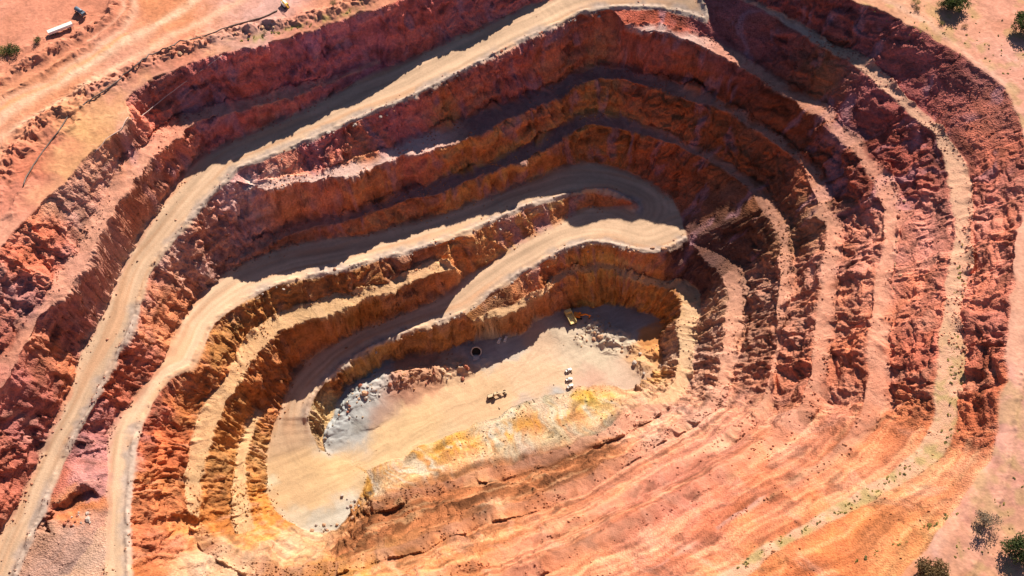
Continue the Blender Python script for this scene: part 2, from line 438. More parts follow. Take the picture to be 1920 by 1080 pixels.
# loose rock at wall toes and a broken lip on the benches
talus = np.exp(-d_bout / 2.2) * blur(isbench.astype(np.float32), 2) * np.clip(0.6 + 1.2 * n_mid, 0, 2)
cone = sstep(.15, .75, fbm(SC / 7 + n_lo, Zf / 40, o=2, seed=17))
dz += (talus * 0.9 + 2.0 * cone * np.exp(-d_bout / 2.6) * isbench * (1 + .5 * n_mid)) * (1 - .9 * worn)
dz += np.exp(-d_bin / 1.3) * np.clip(n_mid + .3 * n_hi, -.2, 1) * 0.5 * (isbench | iswall)
dz += np.exp(-d_out / 1.8) * roadsoft * np.clip(n_mid, 0, 1) * 0.7
# windrows and spoil mounds on the plateau and the curl between the road legs
P0 = lambda pts, z=0.0: line3(pts, z)
ridges = [
    (P0([(-60, 185), (0, 152), (60, 117), (110, 90), (150, 64), (190, 42), (215, 8), (228, -30)]), 2.6, 3.2, .5),
    (P0([(-40, 215), (60, 150), (130, 108), (200, 62), (238, 28), (247, 0), (240, -30)]), 1.3, 2.0, .4),
    (P0([(215, 152), (260, 128), (300, 108), (345, 92), (450, 58), (560, 38), (640, 16), (720, -20)]), 2.0, 4.0, .9),
    (P0([(-20, 350), (40, 275), (85, 230), (120, 205), (180, 165)]), 2.2, 6.5, 1.0),
    (P0([(20, 400), (60, 330), (110, 262), (150, 225)]), 1.1, 2.2, .5),
    (P0([(0, 120), (70, 85), (130, 45), (160, 20)]), 0.8, 4.0, .6),
    (P0([(1815, 1090), (1855, 1000), (1885, 900), (1903, 800), (1912, 700)]), 0.7, 1.0, .4),
    (P0([(1100, 364), (1140, 362), (1168, 372), (1187, 386)], -82.5), 2.6, 2.2, .15),
]
for p, h, wd, rough in ridges:
    d = dist_to([p], wd * 3.5)
    dz += h * np.exp(-(d / wd) ** 2) * (1 + rough * n_mid + .4 * rough * n_hi)
dz += isground * FINE * (0.35 * n_lo + 0.16 * n_mid + 0.10 * np.clip(n_hi, 0, 1)) * sstep(0, 1, blur(isground.astype(np.float32), 4))
dz += isroad * (0.10 * n_lo + 0.03 * n_mid) + isbench * (0.18 * n_mid + 0.10 * n_hi) + isfloor * (0.12 * n_mid + .25 * n_lo)
# rubble on the pit floor's north-west pile
d_pile = dist_to([extra[3][0]], 16.0)
dz += np.exp(-(d_pile / 8.0) ** 2) * (1.0 * np.abs(n_mid) + 0.3 * n_hi + .35 * blocks(Xf / 3.2, Yf / 3.2, 5)) * isfloor

heaps = np.zeros_like(Z)
for hx, hy, hr, hh in [(1120, 618, 5, 2.2), (1145, 640, 5, 2.4), (1165, 628, 4, 1.8), (1185, 650, 4.5, 1.6), (1090, 640, 4, 1.2), (1150, 662, 4, 1.0), (820, 700, 4, 1.6), (780, 705, 4, 1.8), (745, 718, 4, 1.5), (870, 690, 3.5, 1.2), (905, 682, 3, 1.0), (1205, 690, 5, 1.6), (1225, 665, 4, 2.0)]:
    wx, wy = unproj(hx, hy, ZF)
    heaps = np.maximum(heaps, hh * np.exp(-(((X - wx) ** 2 + (Y - wy) ** 2) / hr ** 2)) * (1 + .6 * n_mid + .5 * n_hi))
dz += heaps * isfloor
# broken rock on the faces: joint blocks, buttresses and rills, pushed out along the face normal
VC = (Zf * 1.15 + n_mid * 0.8)
PX_, PY_ = None, None
south = sstep(0.15, 0.75, NYn / np.maximum(np.hypot(NXn, NYn), 1e-3)) * sstep(-10, -40, Y)      # the reworked south slopes are smoother
zone = sstep(-.35, .45, fbm(Xf / 42, Yf / 42, Zf / 30, o=2, seed=111))
rough = wm * (.6 + .55 * zone) * (1 - 0.75 * south) * (1 - .6 * worn)
SCw = SC + n_lo * 6 + n_mid * 1.5
VC = VC + 2.5 * n_lo
b1 = blocks(SCw / 5.2, VC / 6.0, 1)
b2 = blocks(SCw / 2.1, VC / 2.6, 2)
b3 = blocks(SCw / 1.05, VC / 1.2, 3)
but = fbm(SCw / 16, Zf / 60, o=3, seed=9)
rill = fbm(SCw / 2.6, Zf / 14, o=3, seed=12)
east = sstep(0.2, 0.8, -NXn / np.maximum(np.hypot(NXn, NYn), 1e-3))
disp = rough * (1.35 * b1 + (0.75 + .2 * east) * b2 + (0.34 + .12 * east) * b3 + 1.7 * but + (1.15 - .5 * zone) * rill + 0.5 * n_mid)
ledge = fbm(SCw / 12, Zf / 1.7 + n_mid, o=3, seed=27)
gully = fbm(SCw / 3.2, Zf / 30, o=3, seed=28)
strata = fbm(SCw / 60 + 3, Zf / 2.3 + n_lo * 1.5, o=3, seed=21)
disp += rough * 0.6 * strata + wm ** .5 * cliff * (2.2 * ledge + 1.7 * gully)
big = fbm(SCw / 28, Zf / 22, o=2, seed=31)
disp -= rough * 2.2 * sstep(0.35, 0.8, big)              # hollows where wedges have fallen out
disp = np.where(FINE, disp, 0).astype(np.float32)
disp = disp * 0.9
wav = FINE * (1 - .75 * roadsoft) * (1 - .5 * worn)
XD = X + disp * NXn + wav * (1.5 * fbm(Xf / 9, Yf / 9, o=4, seed=33))
YD = Y + disp * NYn + wav * (1.5 * fbm(Xf / 9, Yf / 9, o=4, seed=36))
ZD = Z + dz + disp * NZn * 0.5

m_ = lambda a: a[..., None]
# ------------------------------------------------------------------ rock and soil colours (base colour of the ground, with light and shade worked in at places)
def geo(points, default_r, warp):
    acc = np.zeros(X.shape + (3,), np.float32); ws = np.full(X.shape, 1e-7, np.float32)
    for q in points:
        px, py, z, r, c = q
        x, y = unproj(px, py, z)
        d2 = ((Xf + warp * (n_lo * 1.2 + .8 * n_mid + .35 * n_hi) - x) ** 2 + (Yf + warp * (n_lo2 + .8 * n_mid2 + .35 * n_hi2) - y) ** 2) / (r * r)
        d2 = np.minimum(d2 * 1.6, 80)
        ww = np.exp(-d2).astype(np.float32) + 1e-5 / (1 + d2 ** 2)
        acc += ww[..., None] * np.array(c, np.float32)
        ws += ww
    return acc / ws[..., None]


n_lo2 = fbm(Xf / 20, Yf / 20, o=3, seed=41)
n_mid2 = fbm(Xf / 5, Yf / 5, o=3, seed=44)
n_hi2 = fbm(Xf / 1.5, Yf / 1.5, o=2, seed=46)

walls = [
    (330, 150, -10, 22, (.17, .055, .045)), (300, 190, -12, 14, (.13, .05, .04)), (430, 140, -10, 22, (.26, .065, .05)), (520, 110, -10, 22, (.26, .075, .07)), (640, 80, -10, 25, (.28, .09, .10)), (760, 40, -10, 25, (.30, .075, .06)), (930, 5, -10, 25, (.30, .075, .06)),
    (520, 215, -28, 18, (.42, .09, .045)), (640, 160, -25, 16, (.33, .08, .06)), (330, 280, -28, 12, (.40, .11, .06)),
    (1450, 30, -10, 22, (.30, .085, .075)), (1530, 30, -8, 20, (.28, .07, .06)), (1700, 100, -8, 28, (.27, .075, .07)), (1780, 190, -10, 20, (.25, .06, .055)), (1850, 200, -8, 24, (.36, .12, .09)), (1860, 300, -10, 24, (.34, .10, .07)),
    (600, 300, -42, 20, (.30, .08, .07)), (760, 235, -40, 20, (.30, .085, .08)), (900, 170, -38, 20, (.31, .09, .07)), (1050, 95, -35, 22, (.29, .075, .055)), (1220, 105, -40, 25, (.29, .075, .05)), (1360, 60, -26, 20, (.29, .09, .09)), (1450, 140, -28, 22, (.27, .07, .055)), (1450, 220, -42, 22, (.28, .075, .035)), (1540, 140, -26, 16, (.34, .12, .05)), (1640, 250, -26, 24, (.25, .06, .045)), (1700, 320, -26, 20, (.28, .07, .05)),
    (430, 420, -52, 16, (.42, .20, .16)), (480, 380, -52, 14, (.50, .25, .21)), (560, 385, -58, 18, (.36, .13, .07)), (700, 345, -58, 20, (.33, .12, .05)), (900, 275, -58, 22, (.35, .13, .035)), (1100, 190, -58, 24, (.33, .14, .04)), (1250, 215, -58, 22, (.33, .10, .035)), (1380, 270, -58, 20, (.32, .09, .03)), (1560, 310, -42, 16, (.30, .09, .05)),
    (560, 440, -68, 14, (.34, .12, .055)), (700, 415, -72, 18, (.38, .13, .05)), (900, 345, -74, 22, (.40, .14, .045)), (1120, 270, -74, 22, (.34, .11, .035)), (1250, 310, -74, 22, (.30, .08, .035)), (1380, 370, -74, 20, (.24, .09, .05)), (1420, 430, -74, 14, (.20, .08, .045)), (1500, 420, -58, 14, (.30, .14, .08)),
    (520, 570, -75, 14, (0.350, 0.148, 0.047)), (440, 620, -70, 14, (0.368, 0.156, 0.051)), (640, 535, -78, 14, (0.331, 0.133, 0.047)), (760, 505, -80, 14, (0.276, 0.117, 0.068)), (880, 460, -83, 16, (0.350, 0.148, 0.060)), (1000, 400, -82, 16, (0.368, 0.156, 0.068)), (360, 740, -66, 12, (0.386, 0.135, 0.051)), (310, 830, -64, 12, (0.423, 0.117, 0.051)), (330, 900, -68, 12, (0.423, 0.156, 0.060)),
    (480, 690, -85, 12, (0.331, 0.117, 0.043)), (560, 640, -88, 14, (0.331, 0.117, 0.043)), (700, 585, -90, 14, (0.350, 0.133, 0.043)), (820, 535, -90, 14, (0.405, 0.156, 0.068)), (410, 850, -84, 12, (0.368, 0.172, 0.060)), (415, 920, -84, 10, (0.405, 0.172, 0.060)), (400, 760, -72, 10, (0.368, 0.156, 0.051)),
    (490, 850, -98, 10, (0.423, 0.218, 0.085)), (455, 970, -92, 10, (0.460, 0.172, 0.051)), (490, 950, -98, 10, (0.460, 0.180, 0.043)),
    (700, 668, -107, 12, (.44, .25, .10)), (800, 640, -105, 14, (.42, .20, .08)), (950, 580, -90, 14, (.36, .17, .08)), (960, 600, -105, 14, (.36, .14, .07)), (1090, 500, -93, 14, (.30, .13, .055)), (1180, 495, -90, 12, (.34, .14, .08)), (1130, 540, -106, 18, (.40, .18, .04)), (1220, 560, -106, 12, (.36, .15, .04)), (1050, 545, -106, 12, (.34, .12, .05)), (600, 770, -106, 8, (.40, .25, .12)),
    (1330, 455, -78, 18, (.09, .045, .04)), (1300, 495, -90, 15, (.09, .04, .035)), (1390, 425, -72, 18, (.10, .05, .04)), (1380, 480, -84, 14, (.10, .05, .04)),  # near-black blobs: deep shade of the north-east notch put into the wall colour
    (1870, 450, -9, 20, (.46, .15, .10)), (1860, 600, -9, 25, (.44, .13, .085)), (1840, 760, -9, 18, (.46, .12, .06)), (1730, 430, -26, 20, (.44, .16, .12)), (1720, 560, -26, 22, (.44, .14, .09)), (1715, 690, -26, 20, (.43, .11, .07)), (1710, 780, -26, 18, (.47, .16, .08)),
    (1620, 460, -42, 16, (.42, .15, .10)), (1605, 600, -42, 20, (.42, .14, .08)), (1590, 700, -42, 18, (.43, .13, .07)), (1510, 520, -59, 16, (.42, .17, .12)), (1500, 620, -59, 18, (.40, .16, .11)), (1490, 710, -59, 16, (.42, .13, .08)), (1430, 530, -75, 14, (.40, .20, .14)), (1420, 620, -75, 16, (.42, .20, .14)), (1410, 710, -75, 16, (.46, .19, .13)), (1340, 590, -92, 14, (.48, .25, .16)), (1330, 690, -92, 16, (.48, .24, .17)), (1260, 660, -106, 10, (.46, .28, .20)),
    (1200, 740, -106, 12, (.52, .28, .17)), (1230, 690, -108, 8, (.56, .27, .10)), (1250, 800, -90, 20, (.52, .24, .17)), (1180, 870, -82, 18, (.50, .20, .13)), (1330, 840, -72, 20, (.52, .20, .14)), (1420, 880, -50, 22, (.52, .19, .12)), (1300, 950, -56, 22, (.50, .17, .12)), (1480, 820, -55, 18, (.52, .21, .14)), (1550, 800, -42, 16, (.5, .18, .11)), (1600, 860, -30, 18, (.54, .20, .11)), (1480, 950, -26, 22, (.50, .17, .10)),
    (1600, 990, -10, 22, (.58, .19, .06)), (1680, 940, -9, 16, (.57, .21, .09)), (1770, 890, -9, 16, (.56, .23, .13)), (1500, 1050, -9, 22, (.56, .16, .07)), (1400, 1100, -9, 22, (.58, .22, .08)), (1650, 1040, -6, 16, (.56, .23, .12)),
    (1200, 1000, -52, 24, (.50, .18, .12)), (1080, 1030, -55, 22, (.52, .22, .13)), (1000, 1075, -45, 22, (.50, .18, .11)), (850, 1075, -60, 20, (.50, .20, .09)), (1300, 1060, -30, 22, (.52, .19, .13)),
    (1125, 765, -108, 7, (.54, .29, .03)), (1050, 800, -106, 12, (.40, .33, .24)), (960, 825, -106, 13, (.42, .36, .29)), (1110, 810, -102, 9, (.40, .34, .25)), (870, 832, -110, 7, (.52, .26, .02)), (800, 855, -110, 6, (.50, .24, .03)), (900, 850, -104, 8, (.42, .34, .26)), (770, 890, -104, 8, (.48, .24, .09)), (820, 875, -103, 8, (.44, .18, .07)), (720, 905, -107, 8, (.42, .22, .10)),
    (900, 920, -90, 16, (.30, .12, .06)), (1000, 890, -92, 14, (.30, .12, .07)), (800, 940, -92, 16, (.33, .13, .06)), (1080, 860, -92, 12, (.30, .12, .07)), (700, 985, -92, 12, (.32, .13, .05)), (760, 1000, -86, 12, (.30, .13, .06)), (680, 1030, -86, 10, (.38, .20, .09)), (920, 940, -86, 5, (.5, .4, .3)), (880, 990, -78, 14, (.40, .17, .09)),
    (370, 1055, -72, 12, (.48, .31, .22)), (460, 1060, -78, 14, (.48, .30, .20)), (540, 1070, -78, 14, (.45, .22, .11)), (400, 1000, -80, 10, (.50, .19, .055)), (290, 950, -62, 10, (.50, .17, .08)), (300, 1010, -62, 10, (.44, .14, .08)), (290, 1065, -62, 12, (.50, .17, .07)), (640, 1060, -78, 12, (.50, .24, .08)), (560, 1030, -92, 9, (.46, .30, .20)), (620, 1020, -95, 8, (.44, .26, .15)), (480, 1010, -90, 8, (.56, .24, .06)),
    (100, 420, -8, 14, (.44, .20, .13)), (200, 290, -10, 14, (.42, .17, .10)), (150, 350, -9, 12, (.46, .20, .13)), (150, 400, -14, 10, (.34, .16, .13)), (115, 455, -14, 9, (.48, .085, .04)), (70, 480, -12, 10, (.44, .11, .06)), (30, 560, -12, 12, (.34, .15, .13)), (60, 530, -14, 10, (.40, .12, .08)), (10, 620, -14, 12, (.36, .12, .09)), (240, 270, -8, 10, (.22, .09, .07)),
    (260, 400, -28, 12, (.38, .13, .08)), (190, 520, -30, 14, (.34, .13, .10)), (130, 620, -32, 12, (.28, .09, .07)), (100, 680, -36, 12, (.46, .16, .08)), (60, 760, -38, 14, (.36, .12, .10)), (90, 740, -40, 10, (.30, .09, .07)), (30, 880, -40, 16, (.42, .13, .09)),
    (340, 500, -50, 12, (.42, .22, .17)), (320, 560, -52, 12, (.44, .15, .07)), (360, 470, -54, 12, (.36, .15, .10)), (400, 440, -55, 12, (.36, .14, .09)), (250, 720, -52, 12, (.36, .11, .07)), (190, 810, -54, 12, (.34, .13, .12)), (170, 870, -54, 10, (.40, .18, .17)), (140, 950, -56, 8, (.48, .18, .08)), (140, 1030, -57, 12, (.36, .23, .20)), (165, 985, -57, 8, (.40, .20, .15)),
]
grounds = [
    (100, 40, 0, 30, (.55, .24, .14)), (30, 60, 0, 24, (.56, .27, .17)), (350, 50, 0, 24, (.57, .25, .11)), (250, 130, 0, 24, (.54, .31, .21)), (130, 160, 0, 22, (.58, .27, .13)), (60, 210, 0, 20, (.60, .29, .15)), (0, 240, 0, 20, (.60, .30, .17)), (470, 30, 0, 24, (.54, .35, .28)), (420, 70, 0, 16, (.54, .33, .24)), (560, 55, 0, 14, (.52, .24, .15)), (650, 10, 0, 18, (.54, .26, .15)), (340, 100, 0, 12, (.48, .19, .13)), (270, 128, 0, 10, (.46, .15, .10)),
    (60, 300, 0, 12, (.46, .16, .09)), (100, 240, 0, 10, (.46, .17, .11)), (30, 370, 0, 12, (.52, .22, .14)), (215, 195, 0, 9, (.62, .38, .17)), (160, 230, 0, 9, (.62, .38, .16)), (110, 300, 0, 8, (.62, .37, .17)), (70, 370, 0, 8, (.60, .33, .17)), (190, 165, 0, 6, (.44, .2, .15)), (-20, 480, 0, 16, (.58, .30, .19)), (280, 147, 0, 6, (.64, .36, .16)), (400, 103, 0, 6, (.62, .33, .16)),
    (1650, 5, 0, 14, (.56, .34, .20)), (1720, 30, 0, 20, (.54, .31, .18)), (1800, 60, 0, 24, (.56, .30, .18)), (1850, 100, 0, 22, (.56, .31, .22)), (1900, 30, 0, 22, (.56, .29, .19)), (1900, 130, 0, 16, (.58, .33, .24)), (1960, 300, 0, 24, (.54, .30, .20)),
    (1905, 600, 0, 14, (.52, .30, .20)), (1900, 760, 0, 14, (.54, .30, .22)), (1880, 880, 0, 14, (.54, .30, .22)), (1840, 960, 0, 12, (.56, .28, .20)), (1890, 1000, 0, 14, (.50, .29, .17)), (1800, 1050, 0, 14, (.48, .26, .14)), (1730, 1060, 0, 12, (.50, .22, .10)), (1760, 1030, 0, 8, (.50, .36, .34)), (1850, 1050, 0, 9, (.56, .29, .21)), (1920, 1060, 0, 14, (.52, .27, .16)),
]
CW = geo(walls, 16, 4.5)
CG = geo(grounds, 16, 4.0)
mixw = (0.5 * n_mid2 + 0.5 * n_hi)
# veins and beds in the faces
bed = fbm(SCw / 70, (Zf + 3 * n_lo) / 2.4, o=4, seed=51) * 1.15
vein = fbm(SCw / 3.0, Zf / 9, o=3, seed=55)
patch = fbm(SCw / 9, Zf / 7, o=4, seed=58)
CW *= (1 + 0.30 * bed + 0.16 * vein + 0.10 * n_hi)[..., None]
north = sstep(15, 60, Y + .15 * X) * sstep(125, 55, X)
CW = np.minimum(CW * (1 + .8 * north)[..., None], .58) * (1 + north[..., None] * np.array((.05, -.02, .06), np.float32))  # shaded north walls made lighter in colour to lift them out of the dark
eastr = sstep(120, 160, X - .2 * Y)
westr = sstep(-70, -120, X) * sstep(-120, -60, Y)
CW *= (1 + .26 * eastr * sstep(-60, -20, Y) + .14 * westr)[..., None] * (1 + m_(westr + .6 * eastr) * np.array((0, .04, .14), np.float32))  # east walls lightened in colour to make up for weak sunlight
CW *= np.array((1, 1.07, 1.03), np.float32) * np.array((1.0, 1.0, 1.04), np.float32)
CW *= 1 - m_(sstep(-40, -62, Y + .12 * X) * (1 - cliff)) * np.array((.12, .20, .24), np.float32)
bank = np.exp(-(dist_to([line3([(690, 905), (760, 882), (830, 858), (900, 834), (1000, 802), (1100, 780), (1145, 774)], -106)], 24.0) / 11.0) ** 2) * (iswall | (K == 2 + names.index('bench_6'))) * sstep(60, 45, X)
kk = (bank * .7)[..., None]
CW = CW * (1 - kk) + np.array((.42, .31, .19), np.float32) * (1 + .2 * n_hi[..., None]) * kk
s1 = fbm(SCw / 1.5, Zf / 10, o=3, seed=101); s2 = fbm(SCw / 7, Zf / 9, o=3, seed=104)
for cond, colr in ((sstep(.05, .5, s1 + .4 * s2), (.40, .17, .06)), (sstep(.1, .5, -s1 - .3 * s2), (.46, .41, .34)), (sstep(-.25, .2, s2 + .6 * s1) * sstep(-103, -107.5, Z + 4 * s1), (.55, .26, .035))):
    kk = (cond * bank * .8)[..., None]
    CW = CW * (1 - kk) + np.array(colr, np.float32) * kk
tint = np.clip(patch, -1, 1)[..., None]
CW = CW * (1 + tint * np.array((.10, .02, -.10), np.float32))
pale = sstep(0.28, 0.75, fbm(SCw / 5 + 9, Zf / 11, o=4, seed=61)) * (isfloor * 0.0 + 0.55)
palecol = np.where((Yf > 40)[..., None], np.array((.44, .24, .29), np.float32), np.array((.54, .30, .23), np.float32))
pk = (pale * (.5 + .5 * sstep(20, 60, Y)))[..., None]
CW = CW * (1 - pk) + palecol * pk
kk = np.clip(1.5 * cliff * (.85 + .3 * n_lo), 0, .93)[..., None]
CW = CW * (1 - kk) + kk * (np.array((.24, .09, .04), np.float32) * (1 - .55 * sstep(-.15, .45, ledge + .4 * gully) + .5 * sstep(.1, .7, -ledge + .3 * n_mid))[..., None])
streakS = fbm((SCw + 2.0 * Zf) / 26, (Zf + n_lo) / 1.5, o=4, seed=29)
CW *= (1 + south * .35 * streakS)[..., None]
CW = np.where(m_(south * sstep(.2, .6, streakS) > .5), CW * .8 + .2 * np.array((.62, .42, .24), np.float32), CW)
drk = sstep(0.42, 0.8, fbm(SCw / 6 + 31, Zf / 4, o=4, seed=66))
CW *= (1 - 0.45 * drk)[..., None]
CG *= (1 + 0.14 * n_mid + 0.12 * n_hi)[..., None] * np.array((.90, .82, .93), np.float32)
CG = CG * (1 - .28 * m_(sstep(.1, .7, n_lo2))) + .28 * m_(sstep(.1, .7, n_lo2)) * np.array((.44, .17, .10), np.float32)

# roads: pale sand in the middle, tyre streaks, grey gravel by the windrow
u = d_in / np.maximum(d_in + d_out, 1e-3)
streak = fbm(d_in / 1.3, SC / 90, o=3, seed=71) * .6 + fbm(u * 7, SC / 160, o=2, seed=73) * .6
CR = np.array((.545, .385, .272), np.float32) * np.ones(X.shape + (1,), np.float32)
CR = CR * (1 + 0.20 * streak + 0.05 * n_mid + .04 * n_hi)[..., None]
lanes = sum(np.exp(-((d_in + .5 * n_lo - c_) / .55) ** 2) for c_ in (4.6, 6.6, 9.2, 11.2))
CR = CR * (1 - (.08 * lanes * np.clip(.7 + n_lo + .4 * n_mid, 0, 1.5))[..., None])
damp = sstep(.15, .6, fbm(SC / 30, d_in / 6, o=3, seed=121)) * sstep(3.5, 5.5, d_in) * sstep(2, 4, d_out)
CR = CR * (1 - .08 * damp[..., None])
red = sstep(0.1, .9, fbm(d_in / 3 + 5, SC / 60, o=3, seed=76))[..., None]
CR = CR * (1 + red * np.array((-.03, -.15, -.22), np.float32))
gravel = (sstep(-109, -105, Z) * sstep(6.4, 2.6, d_in + 2.2 * n_mid + .8 * n_hi) * sstep(-.5, .3, n_lo + .2))[..., None]
CR = CR * (1 - .85 * gravel) + np.array((.37, .30, .27), np.float32) * (1 + .3 * n_hi[..., None]) * .85 * gravel
edge = sstep(2.6, .6, d_out + n_mid)[..., None]
CR = CR * (1 - .5 * edge) + CW * .5 * edge

# benches
i1 = 2 + names.index('bench_1')
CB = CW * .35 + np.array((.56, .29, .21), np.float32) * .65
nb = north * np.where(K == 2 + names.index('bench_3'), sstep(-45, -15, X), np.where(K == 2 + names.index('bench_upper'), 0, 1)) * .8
CB = CB * (1 - nb)[..., None] + nb[..., None] * np.array((.20, .12, .125), np.float32)  # shade painted in: north benches darkened, the sunlit west end left pale
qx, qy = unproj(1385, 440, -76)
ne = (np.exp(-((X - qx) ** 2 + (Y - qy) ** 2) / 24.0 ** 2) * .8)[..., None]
CB = CB * (1 - ne) + np.array((.17, .085, .065), np.float32) * ne  # shadow of the north-east corner painted onto the benches as dark colour
CB *= (1 + .12 * n_mid + .16 * n_hi)[..., None]
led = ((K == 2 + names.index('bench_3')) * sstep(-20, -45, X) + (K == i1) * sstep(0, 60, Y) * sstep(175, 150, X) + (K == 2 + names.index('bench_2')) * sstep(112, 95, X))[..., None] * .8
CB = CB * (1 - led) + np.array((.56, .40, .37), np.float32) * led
spill = np.clip(sstep(2.6, .4, d_bout + 1.0 * n_mid) * .65 + cone * sstep(6.5, 1.5, d_bout + n_mid) * .8, 0, 1)[..., None]
CB = CB * (1 - spill) + CW * spill
grassn = sstep(-.05, .55, fbm(Xf / 5, Yf / 5, o=4, seed=81) + .25 * n_lo) * (K == i1)
grassn *= sstep(230, 262, X + 0 * Y) + sstep(-20, -70, Y) * .9
CB = np.where((K == i1)[..., None], CB * .5 + np.array((.50, .36, .25), np.float32) * .5, CB)
g3 = (np.clip(grassn, 0, 1) * .65)[..., None]
CB = CB * (1 - g3) + np.array((.27, .24, .08), np.float32) * g3
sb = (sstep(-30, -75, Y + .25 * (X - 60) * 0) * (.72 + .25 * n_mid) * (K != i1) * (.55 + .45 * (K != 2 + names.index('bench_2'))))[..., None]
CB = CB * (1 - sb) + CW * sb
lb = (K == 2 + names.index('bench_c')) | (K == 2 + names.index('bench_d')) | ((K == 2 + names.index('bench_6')) & (Y > -30))
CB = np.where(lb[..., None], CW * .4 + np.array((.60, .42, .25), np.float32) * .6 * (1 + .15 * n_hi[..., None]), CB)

# pit floor
floors = [
    (620, 880, ZF, 12, (.60, .41, .23)), (760, 810, ZF, 14, (.60, .42, .25)), (900, 750, ZF, 16, (.60, .41, .26)), (1010, 700, ZF, 14, (.60, .42, .29)), (1080, 630, ZF, 14, (.56, .46, .36)), (1130, 660, ZF, 12, (.54, .45, .35)), (1020, 650, ZF, 10, (.58, .42, .31)),
    (640, 798, -111, 12, (.37, .39, .41)), (672, 752, -110, 13, (.38, .40, .41)), (695, 735, -110, 7, (.44, .42, .41)), (618, 832, ZF, 6, (.38, .38, .38)), (712, 778, ZF, 7, (.38, .24, .20)), (745, 742, ZF, 8, (.42, .22, .16)), (790, 710, ZF, 8, (.48, .26, .17)), (860, 690, ZF, 7, (.50, .33, .23)), (910, 680, ZF, 6, (.46, .42, .38)), (960, 650, ZF, 7, (.44, .42, .40)), (665, 800, ZF, 5, (.30, .28, .25)),
    (1180, 700, ZF, 9, (.54, .40, .32)), (1110, 715, ZF, 8, (.52, .34, .27)), (1200, 680, ZF, 7, (.56, .32, .16)), (1225, 650, ZF, 6, (.56, .26, .10)), (1050, 745, ZF, 6, (.40, .42, .44)), (1130, 740, ZF, 5, (.62, .36, .07)), (1000, 765, ZF, 5, (.48, .38, .32)), (850, 820, ZF, 5, (.54, .40, .26)), (1150, 610, ZF, 10, (.34, .30, .28)), (1090, 590, ZF, 9, (.36, .28, .25)), (900, 650, ZF, 9, (.36, .34, .34)),
    (640, 950, -112, 6, (.48, .45, .40)), (600, 985, -112, 6, (.46, .42, .36)), (545, 975, -110, 6, (.50, .42, .32)), (560, 900, -110, 12, (.54, .37, .22)), (620, 910, -112, 10, (.54, .38, .23)), (680, 905, ZF, 6, (.52, .38, .24)), (507, 900, -109, 3.5, (.56, .48, .35)), (540, 800, -108, 10, (.52, .36, .24)),
]
floors = [(a_, b_, c_, d_, tuple(.93 * q for q in e_)) for a_, b_, c_, d_, e_ in floors]
CF = geo(floors, 10, 2.4)
fx = (Xf * ux + Yf * uy); fy_ = (-Xf * uy + Yf * ux)
CF *= (1 + .09 * fbm(fx / 40, fy_ / .9 + .004 * fx, o=4, seed=91) - .10 * sstep(.1, .6, fbm(fx / 25, fy_ / 6, o=3, seed=93)) + .06 * n_hi + .05 * n_mid)[..., None]
for k_, pl in enumerate([[(520, 800), (545, 890), (610, 905), (760, 840), (900, 775), (1050, 715)], [(535, 790), (560, 870), (630, 885), (780, 820), (930, 745), (1060, 690)], [(700, 850), (830, 790), (960, 730), (1030, 660), (1075, 620)], [(640, 880), (750, 830), (860, 790), (1000, 740), (1060, 730)], [(880, 770), (960, 700), (1040, 690), (1060, 720)], [(545, 960), (590, 930), (660, 890), (800, 800), (950, 720), (1010, 650)]]):
    c_ = line3(pl, ZF, 8)
    d = np.abs(dist_to([c_], 5.0) - 1.1)
    kk = (np.exp(-(d / .38) ** 2) * (.30 + .25 * n_mid))[..., None]
    CF = CF * (1 - np.clip(kk, 0, 1) * (.45 if k_ % 2 else -.16))
lowr = m_(sstep(-104, -108.5, Z) * isroad)
CR = CR * (1 - lowr) + CF * lowr

# plateau: tracks, dry grass
tracks = [
    (P0([(-60, 260), (0, 222), (130, 140), (250, 72), (345, 18), (380, -20)]), 3.2, (.68, .48, .35), .9),
    (P0([(-60, 290), (0, 258), (110, 195), (200, 140), (290, 85), (400, 30), (470, -10)]), 2.4, (.66, .40, .28), .85),
    (P0([(-60, 240), (60, 172), (170, 108), (240, 65)]), 1.5, (.62, .30, .13), .7),
    (P0([(225, -20), (250, 10), (235, 50), (190, 85), (90, 150), (-20, 205)]), 1.8, (.60, .37, .27), .7),
    (P0([(215, -10), (232, 15), (215, 40), (170, 75)]), 1.0, (.60, .40, .30), .6),
    (P0([(1680, 1090), (1800, 1060), (1845, 1000), (1880, 900), (1898, 800), (1907, 700), (1912, 600), (1920, 480), (1935, 380)]), 2.6, (.60, .33, .24), .6),
    (P0([(1830, 1090), (1865, 1000), (1890, 920), (1906, 820), (1915, 700)]), .8, (.40, .22, .14), .7),
    (P0([(1660, 0), (1720, 30), (1760, 60), (1810, 100), (1860, 135), (1900, 170)]), 1.8, (.60, .38, .29), .6),
    (P0([(1850, 880), (1815, 950), (1770, 1005), (1700, 1060)]), 2.0, (.60, .34, .24), .6),
]
for p, wd, c, s in tracks:
    d = dist_to([p], wd * 3)
    k = (np.exp(-(d / wd) ** 2) * s * np.clip(.85 + .4 * n_mid, 0, 1))[..., None]
    CG = CG * (1 - k) + np.array(c, np.float32) * k
gline = dist_to([P0([(430, 85), (480, 72), (560, 52), (640, 26), (690, 8)])], 8)
gp = np.exp(-(gline / 2.2) ** 2) * sstep(-.3, .3, n_mid2)
rnd = fbm(Xf / 7, Yf / 7, o=4, seed=95)
gp2 = sstep(.12, .7, rnd) * ((Xf > 150) & (Yf > 20)) * .55 + sstep(.0, .6, rnd) * ((Xf > 165) & (Yf < -60)) * .5
gp = np.clip(gp + gp2, 0, 1)[..., None] * .75
CG = CG * (1 - gp) + np.array((.30, .25, .09), np.float32) * gp
